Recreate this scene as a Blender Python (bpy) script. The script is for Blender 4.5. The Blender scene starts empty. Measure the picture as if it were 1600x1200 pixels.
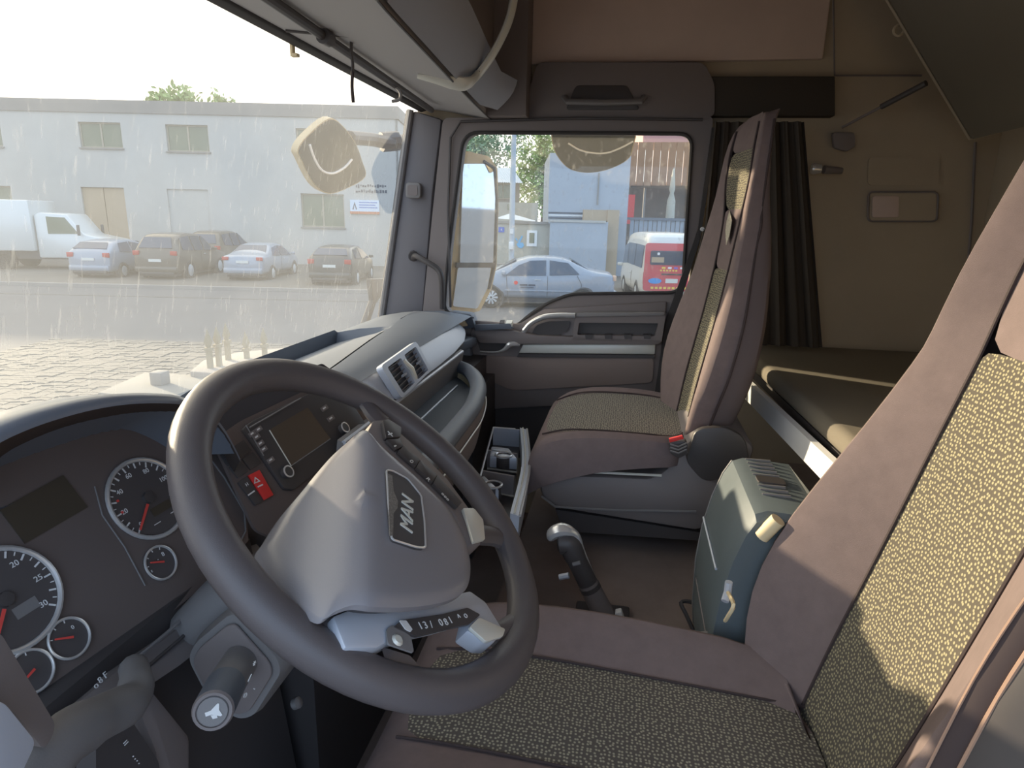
import bpy, bmesh, random
from mathutils import Vector, Matrix
from mathutils.geometry import tessellate_polygon
from math import sin, cos, tan, pi, radians, degrees, sqrt, atan2, hypot
random.seed(7)
S = bpy.context.scene
COL = S.collection
V = Vector

# ------------------------------------------------------------------ camera
CAM = V((0, 1.10, 1.20)); FPX = 1000.0
YAW, PITCH, ROLL = radians(10), radians(14.36), radians(1.3)
fwd = V((sin(YAW) * cos(PITCH), -cos(YAW) * cos(PITCH), -sin(PITCH)))
_r = fwd.cross(V((0, 0, 1))).normalized(); _u = _r.cross(fwd)
RT = cos(ROLL) * _r + sin(ROLL) * _u
UP = cos(ROLL) * _u - sin(ROLL) * _r
cd = bpy.data.cameras.new('camera'); cam = bpy.data.objects.new('camera', cd); COL.objects.link(cam)
cd.sensor_width = 36; cd.lens = FPX / 1600 * 36; cd.clip_start = 0.02; cd.clip_end = 500
cam.matrix_world = Matrix(((RT.x, UP.x, -fwd.x, CAM.x), (RT.y, UP.y, -fwd.y, CAM.y), (RT.z, UP.z, -fwd.z, CAM.z), (0, 0, 0, 1)))
S.camera = cam
S.view_settings.view_transform = 'Standard'; S.view_settings.look = 'None'
S.view_settings.gamma = 1; S.view_settings.use_curve_mapping = False
S.view_settings.exposure = 1.05

# ------------------------------------------------------------------ sun and sky
SAZ, SEL = radians(-27), radians(11.5)
SUN = V((cos(SAZ) * cos(SEL), sin(SAZ) * cos(SEL), sin(SEL)))
ld = bpy.data.lights.new('sun', 'SUN'); sun = bpy.data.objects.new('sun', ld); COL.objects.link(sun)
ld.energy = 4.7; ld.angle = radians(0.9); ld.color = (1.0, 0.83, 0.58)
sun.rotation_euler = SUN.to_track_quat('Z', 'Y').to_euler(); sun.location = (6, -3, 4)
W = bpy.data.worlds.new('world'); S.world = W; W.use_nodes = True
nt = W.node_tree; N = nt.nodes; N.clear()
tc = N.new('ShaderNodeTexCoord'); dt = N.new('ShaderNodeVectorMath'); dt.operation = 'DOT_PRODUCT'
dt.inputs[1].default_value = SUN
nrm = N.new('ShaderNodeVectorMath'); nrm.operation = 'NORMALIZE'
nt.links.new(tc.outputs['Generated'], nrm.inputs[0]); nt.links.new(nrm.outputs[0], dt.inputs[0])
r1 = N.new('ShaderNodeValToRGB'); mr = N.new('ShaderNodeMapRange')
mr.inputs[1].default_value = -1; mr.inputs[2].default_value = 1
nt.links.new(dt.outputs['Value'], mr.inputs[0]); nt.links.new(mr.outputs[0], r1.inputs[0])
e = r1.color_ramp.elements
e[0].position = 0; e[0].color = (0.45, 0.64, 0.94, 1)
e[1].position = 1; e[1].color = (1.7, 1.5, 1.1, 1)
for p, c in ((0.5, (0.57, 0.73, 0.94, 1)), (0.72, (0.82, 0.86, 0.90, 1)), (0.9, (1.05, 1.0, 0.90, 1))):
    k = e.new(p); k.color = c
r3 = N.new('ShaderNodeValToRGB'); nt.links.new(mr.outputs[0], r3.inputs[0]); e = r3.color_ramp.elements
e[0].position = .35; e[0].color = (.66, .80, .98, 1); e[1].position = .85; e[1].color = (1.0, .95, .84, 1)
sx = N.new('ShaderNodeSeparateXYZ'); nt.links.new(nrm.outputs[0], sx.inputs[0])
m2 = N.new('ShaderNodeMapRange'); m2.inputs[1].default_value = 0.0; m2.inputs[2].default_value = 0.5
m2.inputs[3].default_value = 0.55; m2.inputs[4].default_value = 0.0
nt.links.new(sx.outputs[2], m2.inputs[0])
hz = N.new('ShaderNodeMix'); hz.data_type = 'RGBA'
nt.links.new(m2.outputs[0], hz.inputs[0]); nt.links.new(r1.outputs[0], hz.inputs[6]); nt.links.new(r3.outputs[0], hz.inputs[7])
bg = N.new('ShaderNodeBackground'); bg.inputs[1].default_value = 1.0
out = N.new('ShaderNodeOutputWorld')
nt.links.new(hz.outputs[2], bg.inputs[0]); nt.links.new(bg.outputs[0], out.inputs[0])

# ------------------------------------------------------------------ pixel -> point on a plane of the cab or the street
def ray(px, py): return fwd + RT * ((px - 800) / FPX) - UP * ((py - 600) / FPX)
def H(px, py, x=None, y=None, z=None):
    d = ray(px, py)
    for i, q in enumerate((x, y, z)):
        if q is not None: return CAM + d * ((q - CAM[i]) / d[i])
def HP(px, py, p, n):
    d = ray(px, py); return CAM + d * ((V(p) - CAM).dot(n) / d.dot(n))
GZ = -1.42
E1 = V((-cos(YAW), -sin(YAW), 0)); E2 = V((sin(YAW), -cos(YAW), 0)); E3 = V((0, 0, 1))
EO = V((0, 1.10, GZ))
ME = Matrix(((E1.x, E2.x, 0, EO.x), (E1.y, E2.y, 0, EO.y), (0, 0, 1, EO.z), (0, 0, 0, 1)))
MEI = ME.inverted()
def HG(px, py, h=0.0):       # ground -> (u, v)
    p = MEI @ H(px, py, z=GZ + h); return p.x, p.y
def HV(px, py, v):           # upright plane at street depth v -> (u, h)
    p = MEI @ HP(px, py, EO + E2 * v, E2); return p.x, p.z

# ------------------------------------------------------------------ materials
def lin(c): return tuple((x / 255 / 12.92 if x <= 10 else ((x / 255 + .055) / 1.055) ** 2.4) for x in c)
IB = 1.0
def mat(name, rgb, rough=.6, metal=0, spec=.5, bump=None, var=None, coat=0):
    m = bpy.data.materials.new(name); m.use_nodes = True
    t = m.node_tree; b = t.nodes['Principled BSDF']
    c = lin(tuple(min(235, x * IB) for x in rgb))
    b.inputs['Base Color'].default_value = (*c, 1); b.inputs['Roughness'].default_value = rough
    b.inputs['Metallic'].default_value = metal; b.inputs['Specular IOR Level'].default_value = spec
    b.inputs['Coat Weight'].default_value = coat; b.inputs['Coat Roughness'].default_value = .1
    if bump or var:
        co = t.nodes.new('ShaderNodeTexCoord')
    if bump:
        n = t.nodes.new('ShaderNodeTexNoise'); n.inputs['Scale'].default_value = bump[0]; n.inputs['Detail'].default_value = 3
        bp = t.nodes.new('ShaderNodeBump'); bp.inputs['Strength'].default_value = bump[1]; bp.inputs['Distance'].default_value = bump[2] if len(bump) > 2 else .002
        t.links.new(co.outputs['Object'], n.inputs['Vector']); t.links.new(n.outputs['Fac'], bp.inputs['Height']); t.links.new(bp.outputs[0], b.inputs['Normal'])
    if var:
        n = t.nodes.new('ShaderNodeTexNoise'); n.inputs['Scale'].default_value = var[0]; n.inputs['Detail'].default_value = 6; n.inputs['Roughness'].default_value = .65
        rp = t.nodes.new('ShaderNodeValToRGB'); rp.color_ramp.elements[0].position = .3; rp.color_ramp.elements[1].position = .7
        c2 = lin(var[2]) if len(var) > 2 else tuple(min(1, x * (1 + var[1])) for x in c)
        c1 = tuple(x * (1 - var[1]) for x in c) if len(var) == 2 else c
        rp.color_ramp.elements[0].color = (*c1, 1); rp.color_ramp.elements[1].color = (*c2, 1)
        t.links.new(co.outputs['Object'], n.inputs['Vector']); t.links.new(n.outputs['Fac'], rp.inputs[0]); t.links.new(rp.outputs[0], b.inputs['Base Color'])
    return m

def fabric_dots(name, base, dot, scale, thr=.27, flat=False):
    m = bpy.data.materials.new(name); m.use_nodes = True
    t = m.node_tree; b = t.nodes['Principled BSDF']; b.inputs['Roughness'].default_value = .9; b.inputs['Specular IOR Level'].default_value = .2
    b.inputs['Sheen Weight'].default_value = .15
    co = t.nodes.new('ShaderNodeTexCoord'); vo = t.nodes.new('ShaderNodeTexVoronoi'); vo.inputs['Scale'].default_value = scale; vo.inputs['Randomness'].default_value = .75
    rp = t.nodes.new('ShaderNodeValToRGB'); e = rp.color_ramp.elements
    e[0].position = thr - .07; e[0].color = (*lin(dot), 1); e[1].position = thr + .07; e[1].color = (*lin(base), 1)
    bp = t.nodes.new('ShaderNodeBump'); bp.inputs['Strength'].default_value = .5; bp.inputs['Distance'].default_value = .001; bp.invert = True
    vo.voronoi_dimensions = '2D'; vo.inputs['Randomness'].default_value = .6
    sp = t.nodes.new('ShaderNodeSeparateXYZ'); cb = t.nodes.new('ShaderNodeCombineXYZ'); t.links.new(co.outputs['Object'], sp.inputs[0])
    t.links.new(sp.outputs['Y'], cb.inputs[0]); t.links.new(sp.outputs['X' if flat else 'Z'], cb.inputs[1]); t.links.new(cb.outputs[0], vo.inputs['Vector'])
    t.links.new(vo.outputs['Distance'], rp.inputs[0]); t.links.new(rp.outputs[0], b.inputs['Base Color'])
    t.links.new(vo.outputs['Distance'], bp.inputs['Height']); t.links.new(bp.outputs[0], b.inputs['Normal'])
    return m

def dusty_glass(name, base, streak, col, sc):
    """a clear pane under a film of dust with wiped streaks: part passes, part scatters"""
    m = bpy.data.materials.new(name); m.use_nodes = True
    t = m.node_tree; N = t.nodes; N.clear(); L = t.links.new
    o = N.new('ShaderNodeOutputMaterial'); tr = N.new('ShaderNodeBsdfTransparent'); tr.inputs[0].default_value = (.97, .98, .97, 1)
    tl = N.new('ShaderNodeBsdfTranslucent'); df = N.new('ShaderNodeBsdfDiffuse'); tl.inputs[0].default_value = (*col, 1); df.inputs[0].default_value = (*col, 1)
    md = N.new('ShaderNodeMixShader'); md.inputs[0].default_value = .45; L(tl.outputs[0], md.inputs[1]); L(df.outputs[0], md.inputs[2])
    rf = N.new('ShaderNodeBsdfRefraction'); rf.inputs['Roughness'].default_value = .62; rf.inputs['IOR'].default_value = 1.01; rf.inputs[0].default_value = (*col, 1)
    mf = N.new('ShaderNodeMixShader'); mf.inputs[0].default_value = .30; L(md.outputs[0], mf.inputs[1]); L(rf.outputs[0], mf.inputs[2]); md = mf
    co = N.new('ShaderNodeTexCoord'); mp = N.new('ShaderNodeMapping'); mp.inputs['Scale'].default_value = sc; mp.inputs['Rotation'].default_value = (.12, 0, 0)
    n1 = N.new('ShaderNodeTexNoise'); n1.inputs['Scale'].default_value = 1; n1.inputs['Detail'].default_value = 4
    L(co.outputs['Object'], mp.inputs[0]); L(mp.outputs[0], n1.inputs['Vector'])
    r = N.new('ShaderNodeMapRange'); r.inputs[1].default_value = .58; r.inputs[2].default_value = .80; r.inputs[3].default_value = 0; r.inputs[4].default_value = streak
    L(n1.outputs['Fac'], r.inputs[0])
    n2 = N.new('ShaderNodeTexNoise'); n2.inputs['Scale'].default_value = 3.0; n2.inputs['Detail'].default_value = 5; L(co.outputs['Object'], n2.inputs['Vector'])
    r2 = N.new('ShaderNodeMapRange'); r2.inputs[1].default_value = .3; r2.inputs[2].default_value = .7; r2.inputs[3].default_value = base * .75; r2.inputs[4].default_value = base * 1.25
    L(n2.outputs['Fac'], r2.inputs[0])
    ad = N.new('ShaderNodeMath'); ad.operation = 'ADD'; ad.use_clamp = True; L(r.outputs[0], ad.inputs[0]); L(r2.outputs[0], ad.inputs[1])
    gl = N.new('ShaderNodeBsdfGlossy'); gl.inputs['Roughness'].default_value = .02
    mx = N.new('ShaderNodeMixShader'); L(ad.outputs[0], mx.inputs[0]); L(tr.outputs[0], mx.inputs[1]); L(md.outputs[0], mx.inputs[2])
    m3 = N.new('ShaderNodeMixShader'); m3.inputs[0].default_value = .02; L(mx.outputs[0], m3.inputs[1]); L(gl.outputs[0], m3.inputs[2])
    L(m3.outputs[0], o.inputs[0])
    return m

# ------------------------------------------------------------------ geometry
class G:
    def __init__(s, v=(), f=()): s.v = [V(p) for p in v]; s.f = [tuple(q) for q in f]
    def __add__(s, o):
        n = len(s.v); return G(s.v + o.v, s.f + [tuple(i + n for i in q) for q in o.f])
    def tf(s, M): return G([M @ p for p in s.v], s.f)
    def mv(s, d): return G([p + V(d) for p in s.v], s.f)
def gsum(l):
    r = G()
    for g in l: r = r + g
    return r
def box(a, b):
    (x0, y0, z0), (x1, y1, z1) = a, b
    x0, x1 = sorted((x0, x1)); y0, y1 = sorted((y0, y1)); z0, z1 = sorted((z0, z1))
    return G([(x0, y0, z0), (x1, y0, z0), (x1, y1, z0), (x0, y1, z0), (x0, y0, z1), (x1, y0, z1), (x1, y1, z1), (x0, y1, z1)],
             [(3, 2, 1, 0), (4, 5, 6, 7), (0, 1, 5, 4), (1, 2, 6, 5), (2, 3, 7, 6), (3, 0, 4, 7)])
def cbox(sx, sy, sz): return box((-sx / 2, -sy / 2, -sz / 2), (sx / 2, sy / 2, sz / 2))
def frame(o, x, y, z=None):
    x = V(x).normalized(); y = V(y); y = (y - x * x.dot(y)).normalized(); z = x.cross(y)
    o = V(o)
    return Matrix(((x.x, y.x, z.x, o.x), (x.y, y.y, z.y, o.y), (x.z, y.z, z.z, o.z), (0, 0, 0, 1)))
def loft(rings, closed=True, caps=True):
    n = len(rings[0]); v = [p for r in rings for p in r]; f = []
    for i in range(len(rings) - 1):
        for j in range(n if closed else n - 1):
            k = (j + 1) % n; f.append((i * n + j, i * n + k, (i + 1) * n + k, (i + 1) * n + j))
    if caps and closed:
        f.append(tuple(range(n - 1, -1, -1))); m = (len(rings) - 1) * n; f.append(tuple(range(m, m + n)))
    return G(v, f)
def grid(rows): return loft(rows, closed=False)
def smooth_path(pts, n=6, closed=False):
    pts = [V(p) for p in pts]; o = []; m = len(pts)
    for i in range(m if closed else m - 1):
        p1, p2 = pts[i], pts[(i + 1) % m]
        p0 = pts[(i - 1) % m] if closed or i > 0 else p1; p3 = pts[(i + 2) % m] if closed or i + 2 < m else p2
        for k in range(n):
            t = k / n; o.append(.5 * (2 * p1 + (p2 - p0) * t + (2 * p0 - 5 * p1 + 4 * p2 - p3) * t * t + (3 * p1 - p0 - 3 * p2 + p3) * t ** 3))
    if not closed: o.append(pts[-1])
    return o
def tube(path, r, n=8, closed=False, squash=None, up=None):
    path = [V(p) for p in path]; m = len(path); rings = []; nv = None
    for i, p in enumerate(path):
        a = path[(i - 1) % m] if closed or i else path[0]; b = path[(i + 1) % m] if closed or i < m - 1 else path[-1]
        t = (b - a).normalized()
        if up is not None: nv = V(up)
        elif nv is None: nv = V((0, 0, 1)) if abs(t.z) < .9 else V((1, 0, 0))
        nv = (nv - t * nv.dot(t)).normalized(); bv = t.cross(nv)
        rr = r[i] if isinstance(r, (list, tuple)) else r; s = squash or 1
        rings.append([p + nv * (rr * s * cos(2 * pi * k / n)) + bv * (rr * sin(2 * pi * k / n)) for k in range(n)])
    if closed: rings.append(rings[0]); return loft(rings, caps=False)
    return loft(rings)
def lathe(prof, n=20, M=None, arc=2 * pi):
    rings = [[V((r * cos(2 * pi * k / n), r * sin(2 * pi * k / n), h)) for k in range(n)] for r, h in prof]
    g = loft(rings); return g.tf(M) if M else g
def torus(R, r, n=40, m=10, M=None):
    return (lambda g: g.tf(M) if M else g)(tube([(R * cos(2 * pi * k / n), R * sin(2 * pi * k / n), 0) for k in range(n)], r, m, True, up=(0, 0, 1)))
def prism(poly, d):
    n = len(poly); d = V(d); p = [V(q) for q in poly]
    return G(p + [q + d for q in p], [tuple(range(n - 1, -1, -1)), tuple(range(n, 2 * n))] + [(i, (i + 1) % n, n + (i + 1) % n, n + i) for i in range(n)])
def plate(loops, d):
    """filled outline with holes, given as 3-D loops in one plane, extruded by d"""
    L = [[V(p) for p in l] for l in loops]; flat = [p for l in L for p in l]; n = len(flat); d = V(d)
    # tessellate in a 2-D frame
    nn = d.normalized(); a = V((1, 0, 0)) if abs(nn.x) < .8 else V((0, 1, 0)); a = (a - nn * a.dot(nn)).normalized(); b = nn.cross(a)
    tri = tessellate_polygon([[V((p.dot(a), p.dot(b), 0)) for p in l] for l in L])
    f = [tuple(t) for t in tri] + [tuple(i + n for i in reversed(t)) for t in tri]; o = 0
    for l in L:
        m = len(l)
        for i in range(m): f.append((o + i, o + (i + 1) % m, n + o + (i + 1) % m, n + o + i))
        o += m
    return G(flat + [p + d for p in flat], f)
def rpoly(pts, r, n=5):
    """round the corners of a planar polygon"""
    P_ = [V(p) for p in pts]; o = []; m = len(P_)
    for i in range(m):
        p = P_[i]; a = P_[i - 1] - p; b = P_[(i + 1) % m] - p; q = r[i] if isinstance(r, (list, tuple)) else r
        q = min(q, a.length * .49, b.length * .49)
        if q < 1e-6: o.append(p); continue
        A = p + a.normalized() * q; B = p + b.normalized() * q
        for k in range(n + 1):
            t = k / n; o.append(A * (1 - t) ** 2 + p * (2 * t * (1 - t)) + B * t * t)
    return o
def disc(r, h, n=24, M=None): return lathe([(r, 0), (r, h)], n, M)

# ------------------------------------------------------------------ objects
WM = {}
def tag(o, label, cat, group=None, kind=None):
    o['label'] = label; o['category'] = cat
    if group: o['group'] = group
    if kind: o['kind'] = kind
    return o
def thing(name, label, cat, M=(0, 0, 0), group=None, kind=None):
    M = M.copy() if isinstance(M, Matrix) else Matrix.Translation(V(M))
    o = bpy.data.objects.new(name, None); o.empty_display_size = .05; COL.objects.link(o); o.matrix_world = M; WM[o] = M
    return tag(o, label, cat, group, kind)
def P(name, g, m, parent=None, bevel=0, seg=2, angle=35, local=False, sub=0, flat=False, kind=None, label=None, origin=None, fixn=True):
    me = bpy.data.meshes.new(name)
    if parent is not None: M = WM[parent]; vs = g.v if local else [M.inverted() @ p for p in g.v]
    else:
        if origin is None:
            lo = [min(p[i] for p in g.v) for i in range(3)]; hi = [max(p[i] for p in g.v) for i in range(3)]
            origin = V(((lo[0] + hi[0]) / 2, (lo[1] + hi[1]) / 2, lo[2]))
        M = Matrix.Translation(V(origin)); vs = [p - V(origin) for p in g.v]
    me.from_pydata(vs, [], g.f)
    bm = bmesh.new(); bm.from_mesh(me)
    if fixn: bmesh.ops.recalc_face_normals(bm, faces=bm.faces)
    if bevel:
        bmesh.ops.remove_doubles(bm, verts=bm.verts, dist=1e-5)
        ed = [x for x in bm.edges if len(x.link_faces) == 2 and x.calc_face_angle(0) > radians(28)]
        bmesh.ops.bevel(bm, geom=ed, offset=bevel, segments=seg, profile=.5, affect='EDGES', clamp_overlap=True)
    bm.to_mesh(me); bm.free()
    if not flat:
        me.polygons.foreach_set('use_smooth', [True] * len(me.polygons))
        me.set_sharp_from_angle(angle=radians(angle))
    me.materials.append(m)
    o = bpy.data.objects.new(name, me); COL.objects.link(o)
    if parent is not None: o.parent = parent; WM[o] = WM[parent]
    else: o.location = origin; WM[o] = M
    if sub:
        md = o.modifiers.new('s', 'SUBSURF'); md.levels = sub; md.render_levels = sub
    if kind: o['kind'] = kind
    if label: o['label'] = label
    return o
def text(s, size, M, depth=.0006, align='CENTER', shear=0, sx=1):
    cu = bpy.data.curves.new('t', 'FONT'); cu.body = s; cu.size = size; cu.extrude = depth; cu.align_x = align; cu.align_y = 'CENTER'; cu.resolution_u = 3; cu.shear = shear
    o = bpy.data.objects.new('t', cu); COL.objects.link(o)
    dg = bpy.context.evaluated_depsgraph_get(); me = bpy.data.meshes.new_from_object(o.evaluated_get(dg))
    g = G([v.co for v in me.vertices], [tuple(p.vertices) for p in me.polygons])
    bpy.data.objects.remove(o); bpy.data.curves.remove(cu); bpy.data.meshes.remove(me)
    if sx != 1: g = g.tf(Matrix.Diagonal((sx, 1, 1, 1)))
    return g.tf(M)
def copy_tree(o, M, label, name=None):
    c = o.copy(); COL.objects.link(c); c.matrix_world = M; c['label'] = label; WM[c] = M
    for ch in o.children:
        d = ch.copy(); COL.objects.link(d); d.parent = c
        for g in ch.children:
            h = g.copy(); COL.objects.link(h); h.parent = d
    return c
def T(x, y, z): return Matrix.Translation(V((x, y, z)))
def RZ(a): return Matrix.Rotation(a, 4, 'Z')
# ------------------------------------------------------------------ cab materials
IB = 1.42
M_plast = mat('grey_plastic', (93, 91, 91), .55, bump=(600, .25, .0006))
M_pad = mat('dash_pad', (74, 79, 87), .5, bump=(700, .3, .0006))
M_dark = mat('dark_plastic', (92, 86, 85), .6, bump=(500, .2, .0006))
M_black = mat('black_plastic', (56, 53, 53), .45)
M_pillar = mat('pillar_trim', (84, 82, 85), .6, bump=(500, .2, .0006))
M_head = mat('headlining', (150, 135, 126), .9, bump=(300, .2, .001), var=(4, .06))
M_wall = mat('wall_lining', (130, 120, 104), .9, bump=(300, .2, .001), var=(4, .06))
M_hood = mat('hood_pad', (86, 90, 97), .3)
M_matt = mat('matt_black', (58, 56, 58), .95, spec=.08)
M_flap = mat('flap_plastic', (122, 125, 134), .6, bump=(500, .2, .0006))
M_over = mat('overhead_plastic', (126, 124, 124), .6, bump=(500, .2, .0006))
M_silver = mat('satin_silver', (172, 165, 158), .4, .25)
M_strip = mat('satin_grey_strip', (140, 144, 152), .38, .15)
M_chrome = mat('chrome', (180, 180, 184), .28, .55)
M_rubber = mat('rubber_seal', (48, 46, 46), .7)
M_leather = mat('wheel_leather', (70, 66, 67), .42, bump=(900, .35, .0005))
M_hub = mat('hub_plastic', (102, 100, 103), .26, bump=(900, .2, .0004))
M_cloth = mat('seat_cloth', (91, 81, 80), .95, spec=.15, bump=(1500, .5, .0006), var=(35, .08))
M_clothdark = mat('seat_back_cloth', (84, 77, 78), .95, spec=.15)
M_dots = fabric_dots('dotted_cloth', (92, 86, 76), (172, 164, 132), 190)
M_dotsf = fabric_dots('dotted_cloth_flat', (92, 86, 80), (166, 160, 140), 190, flat=True)
M_dots2 = M_dots; M_dots2f = M_dotsf
M_pipe = mat('piping', (48, 40, 40), .8)
M_curtain = mat('curtain_cloth', (54, 50, 46), .95, spec=.1, bump=(400, .3, .001))
M_floor = mat('floor_mat', (100, 89, 84), .9, bump=(200, .3, .001), var=(9, .12))
M_mattress = mat('mattress_cloth', (92, 86, 76), .95, bump=(400, .3, .001))
M_rail = mat('rail_paint', (196, 192, 182), .5)
M_box = mat('console_plastic', (70, 77, 80), .5, bump=(700, .3, .0006), var=(12, .06))
M_white = mat('white_print', (225, 222, 218), .6)
M_red = mat('red_plastic', (200, 44, 42), .5)
M_needle = mat('needle_red', (225, 60, 55), .5)
M_face = mat('gauge_face', (62, 58, 58), .6)
M_panel = mat('cluster_panel', (80, 72, 69), .7, spec=.2)
M_hoodin = mat('hood_lining', (66, 59, 56), .95, spec=.05)
M_screen = mat('screen_glass', (70, 62, 54), .25)
M_lcd = mat('lcd_glass', (54, 49, 42), .4)
M_brown = mat('brown_piping', (120, 98, 84), .8)
M_inlay = mat('door_inlay_cloth', (106, 95, 90), .85, bump=(600, .3, .0006))
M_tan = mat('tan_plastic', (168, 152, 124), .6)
M_windscreen = dusty_glass('dusty_windscreen', .255, .20, (.70, .73, .76), (1, 110, 20))
M_pane = dusty_glass('dusty_door_pane', .10, .25, (.85, .83, .78), (60, 60, 40))

IB = 1.0
# ------------------------------------------------------------------ cab shell
def struct(o): o['kind'] = 'structure'; return o
fl = struct(P('floor', gsum([box((-1, -1, .38), (.22, 1, .45)), box((.17, -1, .12), (.92, 1, .18)), box((.17, -1, .18), (.22, 1, .40))]), M_floor)); tag(fl, 'dark carpeted cab floor between the seats', 'floor', kind='structure')
def xz(pts, y): return [V((a, y, b)) for a, b in pts]
shell = [(-1, .1), (.90, .1), (.90, .80), (.83, .865), (.70, 1.545), (.45, 2.02), (-1, 2.02)]
hole = rpoly(xz([(-.09, .46), (.655, .46), (.655, .86), (.615, 1.505), (-.195, 1.505), (-.192, .97), (-.12, .86)], -1.02), .03)
w = P('wall_passenger', plate([xz(shell, -1.02), hole], (0, -.05, 0)), M_wall); tag(w, 'side wall of the cab around the passenger door and bunk', 'wall', kind='structure')
w = P('wall_driver', plate([xz(shell, 1.02), rpoly(xz([(-.42, .46), (.66, .46), (.66, .86), (.615, 1.53), (-.42, 1.53)], 1.02), .05)], (0, .05, 0)), M_wall); tag(w, 'driver side wall of the cab with its open doorway', 'wall', kind='structure')
w = P('wall_rear', box((-1.05, -1.07, .1), (-1.0, 1.07, 2.02)), M_wall); tag(w, 'rear wall of the cab behind the bunk', 'wall', kind='structure')
w = P('wall_front', box((.86, -1.02, .1), (.90, 1.02, .80)), M_dark); tag(w, 'bulkhead under the windscreen behind the dashboard', 'wall', kind='structure')
w = P('ceiling', gsum([box((-1.05, -1.07, 2.02), (.46, 1.07, 2.06)), prism([(.70, -1.07, 1.545), (.74, -1.07, 1.56), (.49, -1.07, 2.03), (.45, -1.07, 2.02)], (0, 2.14, 0))]), M_head); tag(w, 'high cab roof lining', 'ceiling', kind='structure')
# side lining above the door, lighter, and the dark valance over the curtain
w = P('trim_1', box((-.50, -1.02, 1.66), (.44, -1.0, 2.02)), M_head, bevel=.006); tag(w, 'light brown side lining above the passenger door', 'lining', kind='structure')
a = [H(840, 97, y=-.97), H(1100, 97, y=-.97), H(1117, 130, y=-.97), H(1117, 183, y=-.97), H(812, 183, y=-.97)]
w = P('trim_2', prism(rpoly(a, .02), (0, -.05, 0)), M_dark, bevel=.008); tag(w, 'padded panel over the passenger door with a recessed handle', 'panel', kind='structure')
a = [H(1108, 119, y=-.975), H(1305, 119, y=-.975), H(1305, 181, y=-.975), H(1108, 181, y=-.975)]
w = P('trim_3', prism(a, (0, -.045, 0)), M_curtain, bevel=.003); tag(w, 'black band over the bunk curtain', 'panel', kind='structure')
# grab handle over the door
t = thing('grab_handle', 'dark grab handle recessed in the panel over the passenger door', 'handle', H(945, 165, y=-.965))
P('handle_recess', prism(rpoly([H(900, 134, y=-.972), H(980, 134, y=-.972), H(1000, 172, y=-.972), H(884, 172, y=-.972)], .012), (0, .006, 0)), M_black, t, bevel=.002)
P('handle_bar', tube([H(882, 152, y=-.965), H(886, 159, y=-.945), H(945, 160, y=-.935), H(1002, 159, y=-.945), H(1006, 152, y=-.965)], .011, 10, squash=.8), M_plast, t)

# windscreen and its surround
def ws(y, s): return V((.83 + (.70 - .83) * s, y, .865 + (1.545 - .865) * s))
g = grid([[ws(y, s) + V((.03 * (1 - y * y), 0, 0)) for y in [-1 + k / 8 for k in range(17)]] for s in (-.02, .25, .5, .75, 1.02)])
w = P('window_1', g, M_windscreen, fixn=False); tag(w, 'dust streaked windscreen pane with sunlight on it', 'windscreen', kind='structure')
w = P('trim_4', prism([(.70, -1, 1.545), (.685, -1, 1.525), (.665, -1, 1.53), (.66, -1, 1.56), (.71, -1, 1.575)], (0, 2, 0)), M_rubber, bevel=.003); tag(w, 'dark top edge of the windscreen surround', 'surround', kind='structure')
pil = [H(598, 500, y=-.97), H(644, 172, y=-.97), H(690, 186, y=-.97), H(676, 300, y=-.97), H(660, 492, y=-.97)]
pil[0] += (pil[0] - pil[1]) * .15; pil[4] += (pil[4] - pil[3]) * .3
w = P('trim_5', prism(pil, (0, -.06, 0)), M_pillar, bevel=.010); tag(w, 'grey windscreen pillar beside the passenger door', 'pillar', kind='structure')
w = P('trim_6', tube([pil[0] + V((.004, .004, 0)), pil[1] + V((.004, .004, 0))], .011, 8), M_plast); tag(w, 'pale edge strip along the windscreen pillar', 'strip', kind='structure')
w = P('trim_7', tube([pil[0] + V((.016, -.012, 0)), pil[1] + V((.016, -.012, 0))], .008, 8), M_rubber); tag(w, 'black seal between the pillar and the windscreen', 'seal', kind='structure')
dpil = [p * 1 for p in pil]
for p in dpil: p.y = 1.03
w = P('trim_8', prism(dpil, (0, -.06, 0)), M_pillar, bevel=.01); tag(w, 'windscreen pillar on the driver side', 'pillar', kind='structure')
kp = H(648, 298, y=-.965)
t = thing('pillar_speaker', 'small square tweeter on the windscreen pillar', 'speaker', kp)
P('speaker_body', prism(rpoly([kp + V((dx, 0, dz)) for dx, dz in ((-.026, -.024), (.024, -.024), (.024, .024), (-.026, .024))], .012), (0, .022, 0)), M_plast, t, bevel=.004)
P('speaker_grille', prism(rpoly([kp + V((dx, .022, dz)) for dx, dz in ((-.017, -.016), (.016, -.016), (.016, .016), (-.017, .016))], .008), (0, .002, 0)), M_dark, t)
t = thing('grab_handle', 'black grab handle standing off the pillar at the passenger door', 'handle', H(690, 480, y=-.95))
P('handle_bar', tube(smooth_path([H(646, 404, y=-.965), H(650, 400, y=-.93), H(668, 410, y=-.92), H(684, 421, y=-.92), H(690, 438, y=-.92), H(691, 482, y=-.94)], 5), .0095, 10), M_black, t)
P('handle_foot', tube([H(646, 399, y=-.97), H(646, 401, y=-.955)], .017, 10), M_black, t)

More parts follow.
